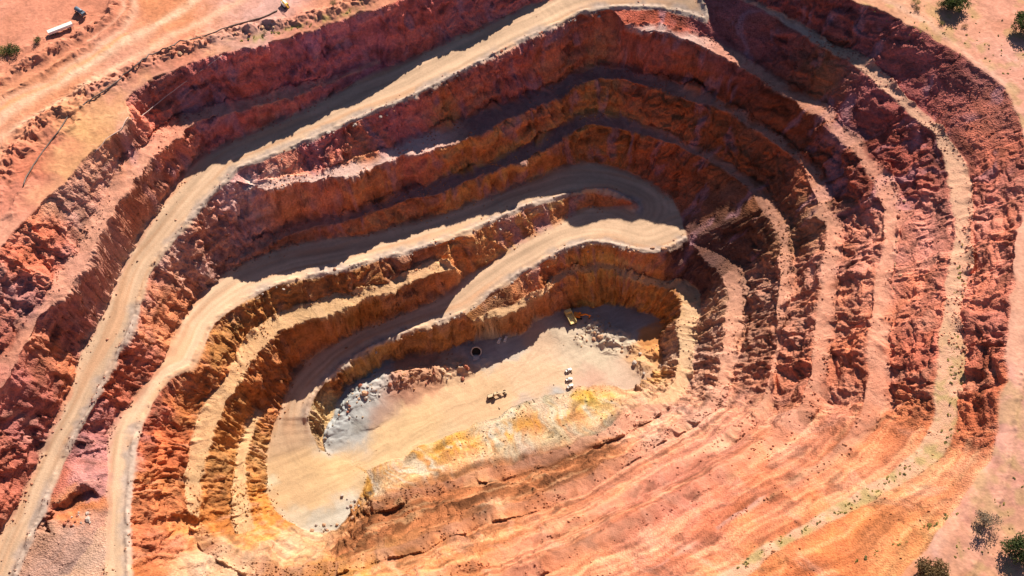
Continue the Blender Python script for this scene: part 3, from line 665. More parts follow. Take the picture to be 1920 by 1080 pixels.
speck = (sstep(.55, .9, fbm(Xf / 1.3, Yf / 1.3, o=2, seed=97)) * sstep(-.2, .4, n_lo2) * .35)[..., None]
CG = CG * (1 - speck) + np.array((.22, .12, .07), np.float32) * speck

m = lambda a: a[..., None]
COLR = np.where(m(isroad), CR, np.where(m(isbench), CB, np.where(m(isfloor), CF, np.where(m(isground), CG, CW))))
COLR = np.where(m(FINE), blur(COLR, 1), COLR)
COLR = np.clip(COLR, 0.01, 0.72)


def ground_at(x, y):
    i = np.clip(np.searchsorted(GX, x) - 1, 0, NX - 2); j = np.clip(np.searchsorted(GY, y) - 1, 0, NY - 2)
    a = (x - GX[i]) / (GX[i + 1] - GX[i]); b = (y - GY[j]) / (GY[j + 1] - GY[j])
    return float((ZD[j, i] * (1 - a) + ZD[j, i + 1] * a) * (1 - b) + (ZD[j + 1, i] * (1 - a) + ZD[j + 1, i + 1] * a) * b)


def ground_seen(px, py):
    """first point of the terrain on a picture ray"""
    a, b, c = (float(q) for q in ray(px, py))
    t = (4 - CAM[2]) / c
    for _ in range(1200):
        x, y, z = CAM[0] + a * t, CAM[1] + b * t, CAM[2] + c * t
        g = ground_at(x, y)
        if z <= g + 0.05:
            break
        t += max(0.15, (z - g) * 0.4)
    return x, y, g


# ------------------------------------------------------------------ materials
def earth_material(name, rough_scale, bump, contrast):
    mt = bpy.data.materials.new(name)
    mt.use_nodes = True
    n = mt.node_tree
    b = n.nodes['Principled BSDF']
    b.inputs['Roughness'].default_value = 0.95
    b.inputs['Specular IOR Level'].default_value = 0.08
    at = n.nodes.new('ShaderNodeAttribute'); at.attribute_name = 'soil'
    tc = n.nodes.new('ShaderNodeTexCoord')
    n1 = n.nodes.new('ShaderNodeTexNoise'); n1.inputs['Scale'].default_value = rough_scale; n1.inputs['Detail'].default_value = 6; n1.inputs['Roughness'].default_value = .65
    n2 = n.nodes.new('ShaderNodeTexVoronoi'); n2.inputs['Scale'].default_value = rough_scale * 1.7
    n.links.new(tc.outputs['Object'], n1.inputs['Vector']); n.links.new(tc.outputs['Object'], n2.inputs['Vector'])
    mr = n.nodes.new('ShaderNodeMapRange'); mr.inputs[1].default_value = .3; mr.inputs[2].default_value = .7
    mr.inputs[3].default_value = 1 - contrast; mr.inputs[4].default_value = 1 + contrast
    n.links.new(n1.outputs['Fac'], mr.inputs[0])
    mx = n.nodes.new('ShaderNodeMix'); mx.data_type = 'RGBA'; mx.blend_type = 'MULTIPLY'; mx.inputs['Factor'].default_value = 1
    n.links.new(at.outputs['Color'], mx.inputs['A']); n.links.new(mr.outputs[0], mx.inputs['B'])
    n.links.new(mx.outputs['Result'], b.inputs['Base Color'])
    ad = n.nodes.new('ShaderNodeMath'); ad.operation = 'ADD'
    n.links.new(n1.outputs['Fac'], ad.inputs[0]); n.links.new(n2.outputs['Distance'], ad.inputs[1])
    bp = n.nodes.new('ShaderNodeBump'); bp.inputs['Strength'].default_value = bump; bp.inputs['Distance'].default_value = .6
    n.links.new(ad.outputs[0], bp.inputs['Height']); n.links.new(bp.outputs[0], b.inputs['Normal'])
    return mt


M_rock = earth_material('broken_rock', 0.8, .5, .30)
M_bench = earth_material('bench_gravel', 1.2, .35, .14)
M_road = earth_material('road_sand', 1.0, .12, .08)
M_soil = earth_material('plateau_soil', 0.55, .14, .16)


def plain(name, col, rough=.6, metal=0.0, var=.12, scale=3.0):
    mt = bpy.data.materials.new(name)
    mt.use_nodes = True
    n = mt.node_tree
    b = n.nodes['Principled BSDF']
    b.inputs['Roughness'].default_value = rough
    b.inputs['Metallic'].default_value = metal
    tc = n.nodes.new('ShaderNodeTexCoord')
    t = n.nodes.new('ShaderNodeTexNoise'); t.inputs['Scale'].default_value = scale; t.inputs['Detail'].default_value = 4
    n.links.new(tc.outputs['Object'], t.inputs['Vector'])
    mr = n.nodes.new('ShaderNodeMapRange'); mr.inputs[1].default_value = .3; mr.inputs[2].default_value = .7; mr.inputs[3].default_value = 1 - var; mr.inputs[4].default_value = 1 + var
    n.links.new(t.outputs['Fac'], mr.inputs[0])
    mx = n.nodes.new('ShaderNodeMix'); mx.data_type = 'RGBA'; mx.blend_type = 'MULTIPLY'; mx.inputs['Factor'].default_value = 1
    mx.inputs['A'].default_value = (*col, 1)
    n.links.new(mr.outputs[0], mx.inputs['B']); n.links.new(mx.outputs['Result'], b.inputs['Base Color'])
    return mt


# ------------------------------------------------------------------ the terrain as pieces of the setting
PTS = np.column_stack((XD.ravel(), YD.ravel(), ZD.ravel())).astype(np.float32)
CLR = np.concatenate((COLR.reshape(-1, 3), np.ones((NX * NY, 1))), axis=1).astype(np.float32)
QK = K[:-1, :-1].ravel()
base = (np.arange(NY - 1)[:, None] * NX + np.arange(NX - 1)[None, :]).ravel()
QUADS = np.column_stack((base, base + 1, base + NX + 1, base + NX))


def terrain_piece(name, sel, mat, smooth):
    q = QUADS[sel]
    if len(q) == 0:
        return None
    used, inv = np.unique(q.ravel(), return_inverse=True)
    me = bpy.data.meshes.new(name)
    me.vertices.add(len(used)); me.vertices.foreach_set('co', PTS[used].ravel())
    me.loops.add(len(inv)); me.loops.foreach_set('vertex_index', inv.astype(np.int32))
    me.polygons.add(len(q)); me.polygons.foreach_set('loop_start', np.arange(0, len(inv), 4, dtype=np.int32))
    me.polygons.foreach_set('use_smooth', np.full(len(q), smooth))
    me.update(calc_edges=True)
    ca = me.color_attributes.new('soil', 'FLOAT_COLOR', 'POINT')
    ca.data.foreach_set('color', CLR[used].ravel())
    me.materials.append(mat)
    o = bpy.data.objects.new(name, me)
    o['kind'] = 'structure'
    COL.objects.link(o)
    return o


terrain_piece('ground', QK == GROUND, M_soil, True)
terrain_piece('pit_wall', QK == WALL, M_rock, True)
for i, k in enumerate(names):
    nm = 'haul_road' if k.startswith('road') else 'bench' if k.startswith('bench') else 'pit_floor'
    terrain_piece(nm, QK == 2 + i, M_bench if nm == 'bench' else M_road, True)

# ------------------------------------------------------------------ things
class MB:
    def __init__(self):
        self.v, self.f = [], []

    def box(self, c, sz, rz=0.0, top=(1, 1), shift=0.0, rx=0.0):
        b = len(self.v)
        ca, sa = math.cos(rz), math.sin(rz)
        for k in (0, 1):
            for x, y in ((-1, -1), (1, -1), (1, 1), (-1, 1)):
                px = x * sz[0] / 2 * (top[0] if k else 1) + (shift if k else 0)
                py = y * sz[1] / 2 * (top[1] if k else 1)
                pz = (k - .5) * sz[2]
                if rx:                                   # pitch about the local y axis
                    px, pz = px * math.cos(rx) + pz * math.sin(rx), -px * math.sin(rx) + pz * math.cos(rx)
                self.v.append((c[0] + px * ca - py * sa, c[1] + px * sa + py * ca, c[2] + pz))
        self.f += [tuple(b + i for i in q) for q in ((3, 2, 1, 0), (4, 5, 6, 7), (0, 1, 5, 4), (1, 2, 6, 5), (2, 3, 7, 6), (3, 0, 4, 7))]
        return self

    def tube(self, p, r, n=8, cap=True):
        p = [Vector(q) for q in p]
        b = len(self.v)
        for i, q in enumerate(p):
            d = (p[min(i + 1, len(p) - 1)] - p[max(i - 1, 0)]).normalized()
            a = d.cross(Vector((0, 0, 1)) if abs(d.z) < .9 else Vector((1, 0, 0))).normalized()
            c = d.cross(a)
            rr = r[i] if isinstance(r, (list, tuple)) else r
            for k in range(n):
                t = 2 * math.pi * k / n
                self.v.append(tuple(q + a * (rr * math.cos(t)) + c * (rr * math.sin(t))))
        for i in range(len(p) - 1):
            for k in range(n):
                a0, a1 = b + i * n + k, b + i * n + (k + 1) % n
                self.f.append((a0, a1, a1 + n, a0 + n))
        if cap:
            self.f.append(tuple(b + k for k in range(n))[::-1])
            self.f.append(tuple(b + (len(p) - 1) * n + k for k in range(n)))
        return self

    def build(self, name, mat, parent=None, smooth=False):
        me = bpy.data.meshes.new(name)
        me.from_pydata(self.v, [], self.f)
        me.materials.append(mat)
        if smooth:
            me.polygons.foreach_set('use_smooth', [True] * len(me.polygons))
        o = bpy.data.objects.new(name, me)
        COL.objects.link(o)
        if parent:
            o.parent = parent
        return o


def tag(o, label, cat, group=None, kind=None):
    if label:
        o['label'] = label
    if cat:
        o['category'] = cat
    if group:
        o['group'] = group
    if kind:
        o['kind'] = kind
    return o


def thing(name, label, cat, loc, rz=0.0, group=None):
    o = bpy.data.objects.new(name, None)
    o.location = loc
    o.rotation_euler = (0, 0, rz)
    o.empty_display_size = .5
    COL.objects.link(o)
    return tag(o, label, cat, group)


def copy_thing(o, loc, rz, label):
    c = o.copy()
    c.location = loc
    c.rotation_euler = (0, 0, rz)
    c['label'] = label
    COL.objects.link(c)
    for ch in o.children:
        d = ch.copy()
        d.parent = c
        COL.objects.link(d)
        for g in ch.children:
            e = g.copy()
            e.parent = d
            COL.objects.link(e)
    return c


M_white = plain('white_paint', (.78, .77, .74), .45)
M_yellow = plain('machine_yellow', (.72, .42, .05), .5)
M_paleyel = plain('faded_yellow', (.66, .52, .22), .6)
M_orange = plain('machine_orange', (.78, .24, .015), .5)
M_tyre = plain('tyre_rubber', (.03, .028, .027), .9)
M_glass = plain('tinted_glass', (.03, .035, .045), .12, var=.02)
M_steel = plain('dusty_steel', (.20, .17, .15), .7)
M_blue = plain('blue_grey_paint', (.10, .14, .20), .5)
M_poly = plain('black_poly_pipe', (.12, .085, .075), .6)
M_palepipe = plain('pale_hose', (.55, .42, .38), .6)
M_dusty = plain('dust_caked_paint', (.55, .43, .28), .8)
M_conc = plain('pale_concrete', (.55, .50, .46), .85)
M_dark = plain('painted_dark', (.012, .011, .012), .95)


def wheel(x, y, r, wd, parent, n=14):
    w_ = MB().tube([(x, y - wd / 2, r), (x, y - wd * .42, r), (x, y + wd * .42, r), (x, y + wd / 2, r)], [r * .86, r, r, r * .86], n).build('wheel', M_tyre, parent)
    MB().tube([(x, y - wd * .53, r), (x, y + wd * .53, r)], r * .5, 10).build('rim', M_steel, w_)
    return w_


def utility(label, loc, rz, group, mat):
    t = thing('utility_vehicle', label, 'utility vehicle', loc, rz, group)
    MB().box((0, 0, .62), (4.5, 1.75, .5)).box((1.55, 0, .95), (1.3, 1.65, .28), top=(.9, .92)).build('body', mat, t)
    MB().box((.15, 0, 1.28), (1.9, 1.62, .8), top=(.68, .84), shift=-.1).build('cab', mat, t)
    MB().box((.86, 0, 1.25), (.05, 1.35, .5), rx=-.55).box((.12, .8, 1.28), (1.1, .04, .4)).box((.12, -.8, 1.28), (1.1, .04, .4)).build('windows', M_glass, t)
    MB().box((-1.5, .83, 1.02), (1.5, .06, .36)).box((-1.5, -.83, 1.02), (1.5, .06, .36)).box((-2.22, 0, 1.02), (.06, 1.7, .36)).build('tray', mat, t)
    for x in (1.4, -1.4):
        for y in (.8, -.8):
            wheel(x, y, .38, .26, t, 10)
    for y in (.6, -.6):
        MB().box((2.26, y, .78), (.04, .3, .18)).build('headlight', M_glass, t)
    return t


def at(px, py):
    return ground_seen(px, py)


# three white utility vehicles in a line on the pit floor, two more pale ones in the shade
x, y, z = at(1066, 695)
u0 = utility('white utility vehicle at the head of the short line on the pit floor', (x, y, z), R(24), 'white vehicles parked on the pit floor', M_white)
u0.scale = (.78, .85, .95)
for (px, py), a, lb in (((1067, 712), 12, 'white utility vehicle in the middle of the short line on the pit floor'), ((1069, 725), 30, 'white utility vehicle nearest the ochre bank on the pit floor'),
                        ((936, 640), 70, 'pale utility vehicle parked in the shade under the lower ramp wall, beside its twin'), ((948, 637), 74, 'pale utility vehicle standing in shade nearest the pale gravel pad')):
    x, y, z = at(px, py)
    copy_thing(u0, (x, y, z), R(a), lb)

# haul truck and orange excavator at the dark end of the floor
x, y, z = at(1069, 598)
t = thing('haul_truck', 'pale yellow haul truck waiting in shade beside the orange excavator', 'dump truck', (x, y, z), R(112))
MB().box((0, 0, 1.35), (8.2, 2.6, .7)).box((3.7, 0, 1.7), (1.4, 3.6, 1.1)).build('chassis', M_paleyel, t)
MB().box((3.1, .9, 2.9), (1.7, 1.6, 1.5), top=(.85, .9)).build('cab', M_paleyel, t)
MB().box((3.97, .9, 3.05), (.05, 1.35, .8), rx=-.1).build('windscreen', M_glass, t)
MB().box((-1.2, 0, 2.0), (6.4, 3.4, .2)).box((-1.1, 1.75, 2.75), (6.6, .18, 1.5)).box((-1.1, -1.75, 2.75), (6.6, .18, 1.5)).box((2.05, 0, 3.0), (.2, 3.4, 2.0)).box((2.9, 0, 3.95), (1.9, 3.4, .14)).build('tray', M_paleyel, t)
for xx, yy in ((3.0, 1.55), (3.0, -1.55), (-2.2, 1.45), (-2.2, -1.45), (-3.6, 1.45), (-3.6, -1.45)):
    wheel(xx, yy, .85, .65, t)
x, y, z = at(1084, 594)
t = thing('excavator', 'orange excavator with its boom reaching right in the shaded pit end', 'excavator', (x, y, z), R(-12))
for yy in (1.25, -1.25):
    MB().tube([(-1.9, yy - .35, .48), (-1.9, yy + .35, .48)], .48, 12).tube([(1.9, yy - .35, .48), (1.9, yy + .35, .48)], .48, 12).box((0, yy, .48), (3.8, .7, .95)).build('track', M_tyre, t)
MB().box((0, 0, .8), (2.2, 1.9, .6)).build('undercarriage', M_steel, t)
h = MB().box((-.5, 0, 1.75), (3.4, 2.7, 1.2)).box((-2.3, 0, 1.75), (.7, 2.6, 1.1), top=(.8, 1)).build('house', M_orange, t)
MB().box((.75, .8, 2.4), (1.5, 1.0, 1.5), top=(.9, .95)).build('cab', M_orange, t)
MB().box((1.5, .8, 2.55), (.05, .8, .9)).build('windscreen', M_glass, t)
MB().box((2.5, -.2, 3.3), (3.4, .55, .75), rx=-.62).box((4.9, -.2, 4.0), (2.6, .5, .6), rx=.35).build('boom', M_orange, t)
MB().box((6.1, -.2, 2.6), (.45, .42, 3.2), rx=.25).build('stick', M_orange, t)
MB().box((5.7, -.2, .75), (1.1, 1.3, .9), top=(.6, 1), shift=.2).build('bucket', M_steel, t)
MB().tube([(1.9, -.2, 2.0), (3.6, -.2, 3.7)], .11).build('hydraulic_ram', M_steel, t)

# motor grader on the sandy floor
x, y, z = at(930, 742)
t = thing('motor_grader', 'dust caked pale motor grader standing alone on the sandy pit floor', 'grader', (x, y, z), R(18))
MB().box((-2.6, 0, 1.3), (3.4, 1.5, 1.1)).box((2.2, 0, 1.75), (6.0, .42, .42), rx=.06).box((4.9, 0, 1.0), (.5, 2.2, .3)).build('frame', M_dusty, t)
MB().box((-.4, 0, 2.2), (1.5, 1.5, 1.7), top=(.9, .9)).build('cab', M_dusty, t)
MB().box((.38, 0, 2.4), (.05, 1.2, .9)).build('windscreen', M_glass, t)
MB().box((1.8, 0, .55), (.18, 3.9, .75), rz=.45).build('blade', M_steel, t)
for xx, yy in ((4.9, 1.1), (4.9, -1.1), (-2.0, 1.05), (-2.0, -1.05), (-3.6, 1.05), (-3.6, -1.05)):
    wheel(xx, yy, .68, .45, t)

# decline portal at the foot of the shaded wall: a steel-lined round opening with a pale collar
x, y, z = at(893, 664)
t = thing('mine_portal', 'round dark tunnel mouth with a pale collar at the foot of the shaded wall', 'tunnel mouth', (x, y, z + .4), 0)
dv = Vector((0, -.62, .78)).normalized()
c0 = Vector((0, .6, .9))
ring = MB()
seg = 28
ua, ub = Vector((1, 0, 0)), dv.cross(Vector((1, 0, 0)))
prof = [(2.35, -.2), (2.35, .42), (2.95, .42), (2.95, -1.2)]
for k in range(seg):
    a = 2 * math.pi * k / seg
    for r_, h_ in prof:
        ring.v.append(tuple(c0 + (ua * math.cos(a) + ub * math.sin(a)) * r_ + dv * h_))
for k in range(seg):
    for j in range(len(prof) - 1):
        a0, a1 = k * 4 + j, ((k + 1) % seg) * 4 + j
        ring.f.append((a0, a0 + 1, a1 + 1, a1))
ring.build('collar', M_conc, t, True)
lin = MB()
for k in range(seg):
    a = 2 * math.pi * k / seg
    for h_ in (.2, -.35):
        lin.v.append(tuple(c0 + (ua * math.cos(a) + ub * math.sin(a)) * 2.34 + dv * h_))
for k in range(seg):
    a0, a1 = k * 2, ((k + 1) % seg) * 2
    lin.f.append((a0, a0 + 1, a1 + 1, a1))
lin.f.append(tuple(2 * k + 1 for k in range(seg)))  # black disc just inside the mouth paints the dark of the tunnel
lin.build('lining_and_dark_disc', M_dark, t)
MB().box((0, -2.6, -.25), (3.4, 2.4, .5), top=(.9, .9)).build('apron', M_conc, t)

# plateau machinery, upper left
x, y, z = at(115, 58)
t = thing('semi_trailer', 'long white box trailer parked beside the red windrow', 'trailer', (x, y, z), R(32))
MB().box((0, 0, 1.9), (12.5, 2.2, 1.5)).build('box_body', M_white, t)
MB().box((0, 0, .95), (12.3, 1.0, .25)).build('chassis', M_steel, t)
for xx in (-4.6, -3.3, 4.6):
    for yy in (1.0, -1.0):
        wheel(xx, yy, .5, .4, t, 10)
for k in range(6):
    MB().box((-5.2 + 2.08 * k, -1.115, 1.9), (.12, .05, 1.4)).build('rib', M_white, t)
x, y, z = at(152, 26)
t = thing('water_truck', 'dark blue grey tank truck on the pale dusty pad', 'truck', (x, y, z), R(-38))
MB().tube([(-3.2, 0, 2.0), (-3.0, 0, 2.0), (1.3, 0, 2.0), (1.5, 0, 2.0)], [.9, 1.2, 1.2, .9], 16).build('tank', M_blue, t, True)
MB().box((-.3, 0, .9), (7.0, 1.1, .3)).build('chassis', M_steel, t)
MB().box((2.7, 0, 1.75), (1.7, 2.2, 1.7), top=(.8, .92)).build('cab', M_blue, t)
MB().box((3.5, 0, 2.0), (.05, 1.8, .7), rx=-.2).build('windscreen', M_glass, t)
for xx in (2.5, -1.6, -2.9):
    for yy in (1.0, -1.0):
        wheel(xx, yy, .52, .4, t, 10)
x, y, z = at(535, 12)
t = thing('drill_rig', 'white and yellow drill rig with its mast lowered, at the top edge', 'drill rig', (x, y, z), R(-55))
for yy in (1.1, -1.1):
    MB().tube([(-1.8, yy - .3, .45), (-1.8, yy + .3, .45)], .45, 12).tube([(1.8, yy - .3, .45), (1.8, yy + .3, .45)], .45, 12).box((0, yy, .45), (3.6, .6, .88)).build('track', M_tyre, t)
MB().box((-.6, 0, 1.7), (3.6, 2.3, 1.5)).build('engine_house', M_white, t)
MB().box((1.6, .6, 2.0), (1.2, 1.1, 1.8), top=(.9, .9)).build('cab', M_yellow, t)
MB().box((2.22, .6, 2.2), (.05, .9, .9)).build('windscreen', M_glass, t)
mast = MB()
for yy in (-.75, -.25):
    for zz in (2.7, 3.2):
        mast.box((1.2, yy, zz), (9.0, .1, .1), rx=-.12)
for k in range(10):
    mast.box((-3 + .93 * k, -.5, 2.95 + .112 * (-3 + .93 * k - 1.2)), (.08, .6, .6))
mast.build('mast', M_yellow, t)


def draped(pts, lift, step):
    out = []
    q = smooth_line(pts, step)
    for a, b in q:
        x_, y_, z_ = ground_seen(a, b)
        out.append((x_, y_, z_))
    z_ = np.array([o[2] for o in out])
    for _ in range(3):
        z_[1:-1] = np.maximum(z_[1:-1], .25 * z_[:-2] + .5 * z_[1:-1] + .25 * z_[2:])
    return [(o[0], o[1], k + lift) for o, k in zip(out, z_)]


p = draped([(44, 350), (50, 333), (77, 290), (110, 247), (133, 213), (157, 197), (187, 177), (207, 163), (233, 143), (263, 117), (300, 97), (340, 80), (373, 72), (433, 50), (493, 33), (520, 20)], .3, 7)
tag(MB().tube(p, .32, 8).build('pipeline', M_poly, None, True), 'long black pipeline winding along the rim track at upper left', 'pipe')
p = draped([(417, 107), (367, 143), (317, 180), (280, 210), (247, 237), (220, 254), (200, 267), (180, 287)], .9, 6)
tag(MB().tube(p, .17, 6).build('dewatering_hose', M_palepipe, None, True), 'thin pale hose hanging straight down across the upper left wall', 'hose')

# ------------------------------------------------------------------ shrubs and trees
def leaf_mat(name, col):
    mt = plain(name, col, .8, 0, .35, 1.2)
    n = mt.node_tree
    tl = n.nodes.new('ShaderNodeBsdfTranslucent')
    mxs = n.nodes.new('ShaderNodeMixShader'); mxs.inputs[0].default_value = .45
    b = n.nodes['Principled BSDF']
    n.links.new(b.inputs['Base Color'].links[0].from_socket, tl.inputs['Color'])
    n.links.new(b.outputs[0], mxs.inputs[1]); n.links.new(tl.outputs[0], mxs.inputs[2])
    n.links.new(mxs.outputs[0], n.nodes['Material Output'].inputs['Surface'])
    return mt


M_leafg = leaf_mat('dark_green_leaves', (.075, .10, .03))
M_leafo = leaf_mat('olive_leaves', (.24, .22, .08))
M_leafy = leaf_mat('yellow_green_leaves', (.40, .34, .10))
M_leafd = leaf_mat('dry_grey_leaves', (.24, .19, .14))
M_leafb = leaf_mat('brown_green_leaves', (.20, .13, .06))
M_bark = plain('grey_bark', (.16, .11, .08), .9)


def crown_mesh(name, r, h, base_z, n, leaf, seed, clumps=9):
    g = np.random.default_rng(seed)
    cs = []
    for k in range(clumps):
        a, q = g.uniform(0, 6.283), math.sqrt(g.uniform(0, 1)) * .72
        cs.append((math.cos(a) * q * r, math.sin(a) * q * r, base_z + h * g.uniform(.25, .8), r * g.uniform(.34, .55)))
    V_, F_ = [], []
    for k in range(n):
        c = cs[g.integers(len(cs))]
        d = g.normal(size=3); d /= np.linalg.norm(d)
        rr = c[3] * g.uniform(.4, 1.08)
        o = np.array(c[:3]) + d * rr * np.array((1, 1, .8))
        o[2] = max(o[2], .08)
        a = g.normal(size=3); a /= np.linalg.norm(a)
        b = np.cross(a, g.normal(size=3)); b /= np.linalg.norm(b)
        s_ = leaf * g.uniform(.6, 1.4)
        i = len(V_)
        V_ += [tuple(o - a * s_), tuple(o + b * s_ * .45), tuple(o + a * s_), tuple(o - b * s_ * .45)]
        F_.append((i, i + 1, i + 2, i + 3))
    me = bpy.data.meshes.new(name)
    me.from_pydata(V_, [], F_)
    return me


def tree(px, py, r, h, mat, label, n, seed, name='tree', cat='tree', sparse=1.0):
    x_, y_, z_ = ground_seen(px, py)
    t_ = thing(name, label, cat, (x_, y_, z_ - .1), random.uniform(0, 6))
    me = crown_mesh('crown', r * 1.12, h, h * .2, int(n * 2.2), r * .085, seed, 16)
    me.materials.append(mat)
    o = bpy.data.objects.new('crown', me); o.parent = t_; COL.objects.link(o)
    tr = MB().tube([(0, 0, -.3), (.1, .05, h * .25), (.15, -.1, h * .55)], [r * .075, r * .06, r * .03], 7)
    g = random.Random(seed)
    for k in range(5):
        a = g.uniform(0, 6.28)
        tr.tube([(.1, .05, h * (.2 + .05 * k)), (math.cos(a) * r * .3, math.sin(a) * r * .3, h * .45), (math.cos(a) * r * .62, math.sin(a) * r * .62, h * g.uniform(.5, .7))], [r * .04, r * .025, r * .012], 5)
    tr.build('trunk', M_bark, t_)
    return t_


tree(1787, 14, 6.0, 7.0, M_leafg, 'large dark green tree cut by the top edge at right', 1500, 1)
tree(1765, 14, 2.6, 3.2, M_leafg, 'small dark green bush close against the large tree at the top edge', 500, 2, 'bush', 'bush')
tree(1914, 56, 5.6, 7.0, M_leafg, 'dark green tree half out of frame at the upper right edge', 1400, 3)
tree(1716, 8, 2.2, 2.2, M_leafo, 'olive bush near the top edge, left of the large tree', 300, 4, 'bush', 'bush')
tree(1719, 19, 1.7, 1.8, M_leafb, 'small brownish bush just below the olive bush at the top', 260, 5, 'bush', 'bush')
tree(1846, 982, 4.2, 6.0, M_leafd, 'grey leafless-looking tree with a dark shadow beside the lower right track', 480, 6)
tree(1903, 1036, 5.0, 6.5, M_leafg, 'green tree at the lower right corner beside the track', 1300, 7)
tree(1742, 1076, 6.0, 5.0, M_leafb, 'brown green scrub tree cut by the bottom edge at right', 1300, 8)
tree(26, 98, 3.6, 3.0, M_leafg, 'dark shrub on the bank at the upper left edge', 700, 9, 'bush', 'bush')
tree(4, 101, 3.2, 2.6, M_leafo, 'olive shrub touching the left edge of the frame', 500, 10, 'bush', 'bush')
tree(70, 79, 2.2, 2.2, M_leafg, 'small dark bush between the shrubs and the white trailer', 400, 11, 'bush', 'bush')
tree(625, 9, 1.8, 2.0, M_leafg, 'small dark bush above the rim, right of the drill rig', 320, 12, 'bush', 'bush')
tree(497, 62, 1.3, 1.6, M_leafg, 'tiny dark bush at the end of the yellow grass strip', 220, 13, 'bush', 'bush')
tree(1765, 46, 1.6, 1.5, M_leafo, 'small olive bush on the bare ground under the large tree', 240, 14, 'bush', 'bush')
tree(1808, 52, 1.6, 1.4, M_leafb, 'small brown bush right of the small olive bush', 240, 15, 'bush', 'bush')

tuft_meshes = []
for k in range(4):
    me = crown_mesh('tuft', .62, .8, 0, 130, .2, 40 + k, 5)
    me.materials.append((M_leafy, M_leafo, M_leafy, M_leafb)[k])
    tuft_meshes.append(me)


def tufts(line_px, n, spread, r0, r1, label, group, kinds=(0, 1, 2)):
    q = smooth_line(line_px, 4)
    for _ in range(n):
        a = q[random.randrange(len(q))]
        px, py = a[0] + random.gauss(0, spread), a[1] + random.gauss(0, spread * .6)
        if not (-20 < px < 1940 and -15 < py < 1095):
            continue
        x_, y_, z_ = ground_seen(px, py)
        kd = random.choice(kinds)
        o = bpy.data.objects.new('grass_tuft', tuft_meshes[kd])
        s_ = random.uniform(r0, r1)
        w1 = 'small ' if s_ < r0 + .3 * (r1 - r0) else 'wide ' if s_ > r0 + .75 * (r1 - r0) else ''
        o.location = (x_, y_, z_ - .05)
        o.rotation_euler = (0, 0, random.uniform(0, 6.28))
        o.scale = (s_, s_, s_ * random.uniform(.35, .6))
        COL.objects.link(o)
        tag(o, w1 + ('yellow green ', 'olive ', 'yellow green ', 'brownish ')[kd] + label, 'grass tuft', group)


tufts([(1390, 1060), (1450, 1025), (1500, 995), (1580, 955), (1650, 912), (1710, 870)], 60, 7, .5, 1.1, 'low tuft along the upper bench at lower right', 'tufts on the lower right bench')
tufts([(1765, 850), (1785, 790), (1790, 735), (1788, 660), (1790, 600)], 34, 7, .5, 1.3, 'tuft on the pale top bench along the right wall', 'tufts on the right top bench')
tufts([(1800, 560), (1803, 490), (1808, 450)], 14, 6, .5, 1.2, 'tuft on the pale top bench at far right, mid height', 'tufts on the far right bench')
tufts([(1690, 1010), (1735, 990), (1790, 965), (1660, 1030), (1600, 1060)], 22, 7, .5, 1.5, 'tuft on the orange slope at lower right', 'tufts on the orange slope', (0, 1))
tufts([(440, 82), (480, 70), (540, 57), (600, 40), (660, 22)], 44, 4, .5, 1.1, 'grass tuft on the strip along the upper rim', 'tufts along the upper rim', (0, 2))
tufts([(1700, 40), (1760, 70), (1830, 60), (1880, 100), (1905, 150)], 84, 30, .35, 1.0, 'dry tuft scattered on the bare ground at upper right', 'tufts on the upper right ground', (1, 2, 3))
tufts([(1870, 940), (1890, 1000), (1800, 1050), (1905, 900)], 30, 18, .35, 1.0, 'dry tuft on the grassy ground by the lower right track', 'tufts at the lower right', (1, 2, 3))

# ------------------------------------------------------------------ boulders and rubble
def rock_mesh(seed, col_mat):
    g = np.random.default_rng(seed)
    t_ = (1 + 5 ** .5) / 2
    v = np.array([(-1, t_, 0), (1, t_, 0), (-1, -t_, 0), (1, -t_, 0), (0, -1, t_), (0, 1, t_), (0, -1, -t_), (0, 1, -t_), (t_, 0, -1), (t_, 0, 1), (-t_, 0, -1), (-t_, 0, 1)]) / 1.9
    f = [(0, 11, 5), (0, 5, 1), (0, 1, 7), (0, 7, 10), (0, 10, 11), (1, 5, 9), (5, 11, 4), (11, 10, 2), (10, 7, 6), (7, 1, 8), (3, 9, 4), (3, 4, 2), (3, 2, 6), (3, 6, 8), (3, 8, 9), (4, 9, 5), (2, 4, 11), (6, 2, 10), (8, 6, 7), (9, 8, 1)]
    v = v * g.uniform(.7, 1.2, (12, 1)) * np.array((g.uniform(.8, 1.3), g.uniform(.7, 1.1), g.uniform(.6, .9)))
    me = bpy.data.meshes.new('boulder')
    me.from_pydata([tuple(q) for q in v], [], f)
    me.materials.append(col_mat)
    return me


M_bred = plain('red_boulder', (.34, .12, .075), .95, 0, .3)
M_bgrey = plain('grey_boulder', (.40, .34, .31), .95, 0, .25)
M_btan = plain('tan_boulder', (.46, .27, .17), .95, 0, .25)
rk = {c: [rock_mesh(60 + 7 * j + i, mm) for i in range(4)] for j, (c, mm) in enumerate((('r', M_bred), ('g', M_bgrey), ('t', M_btan)))}


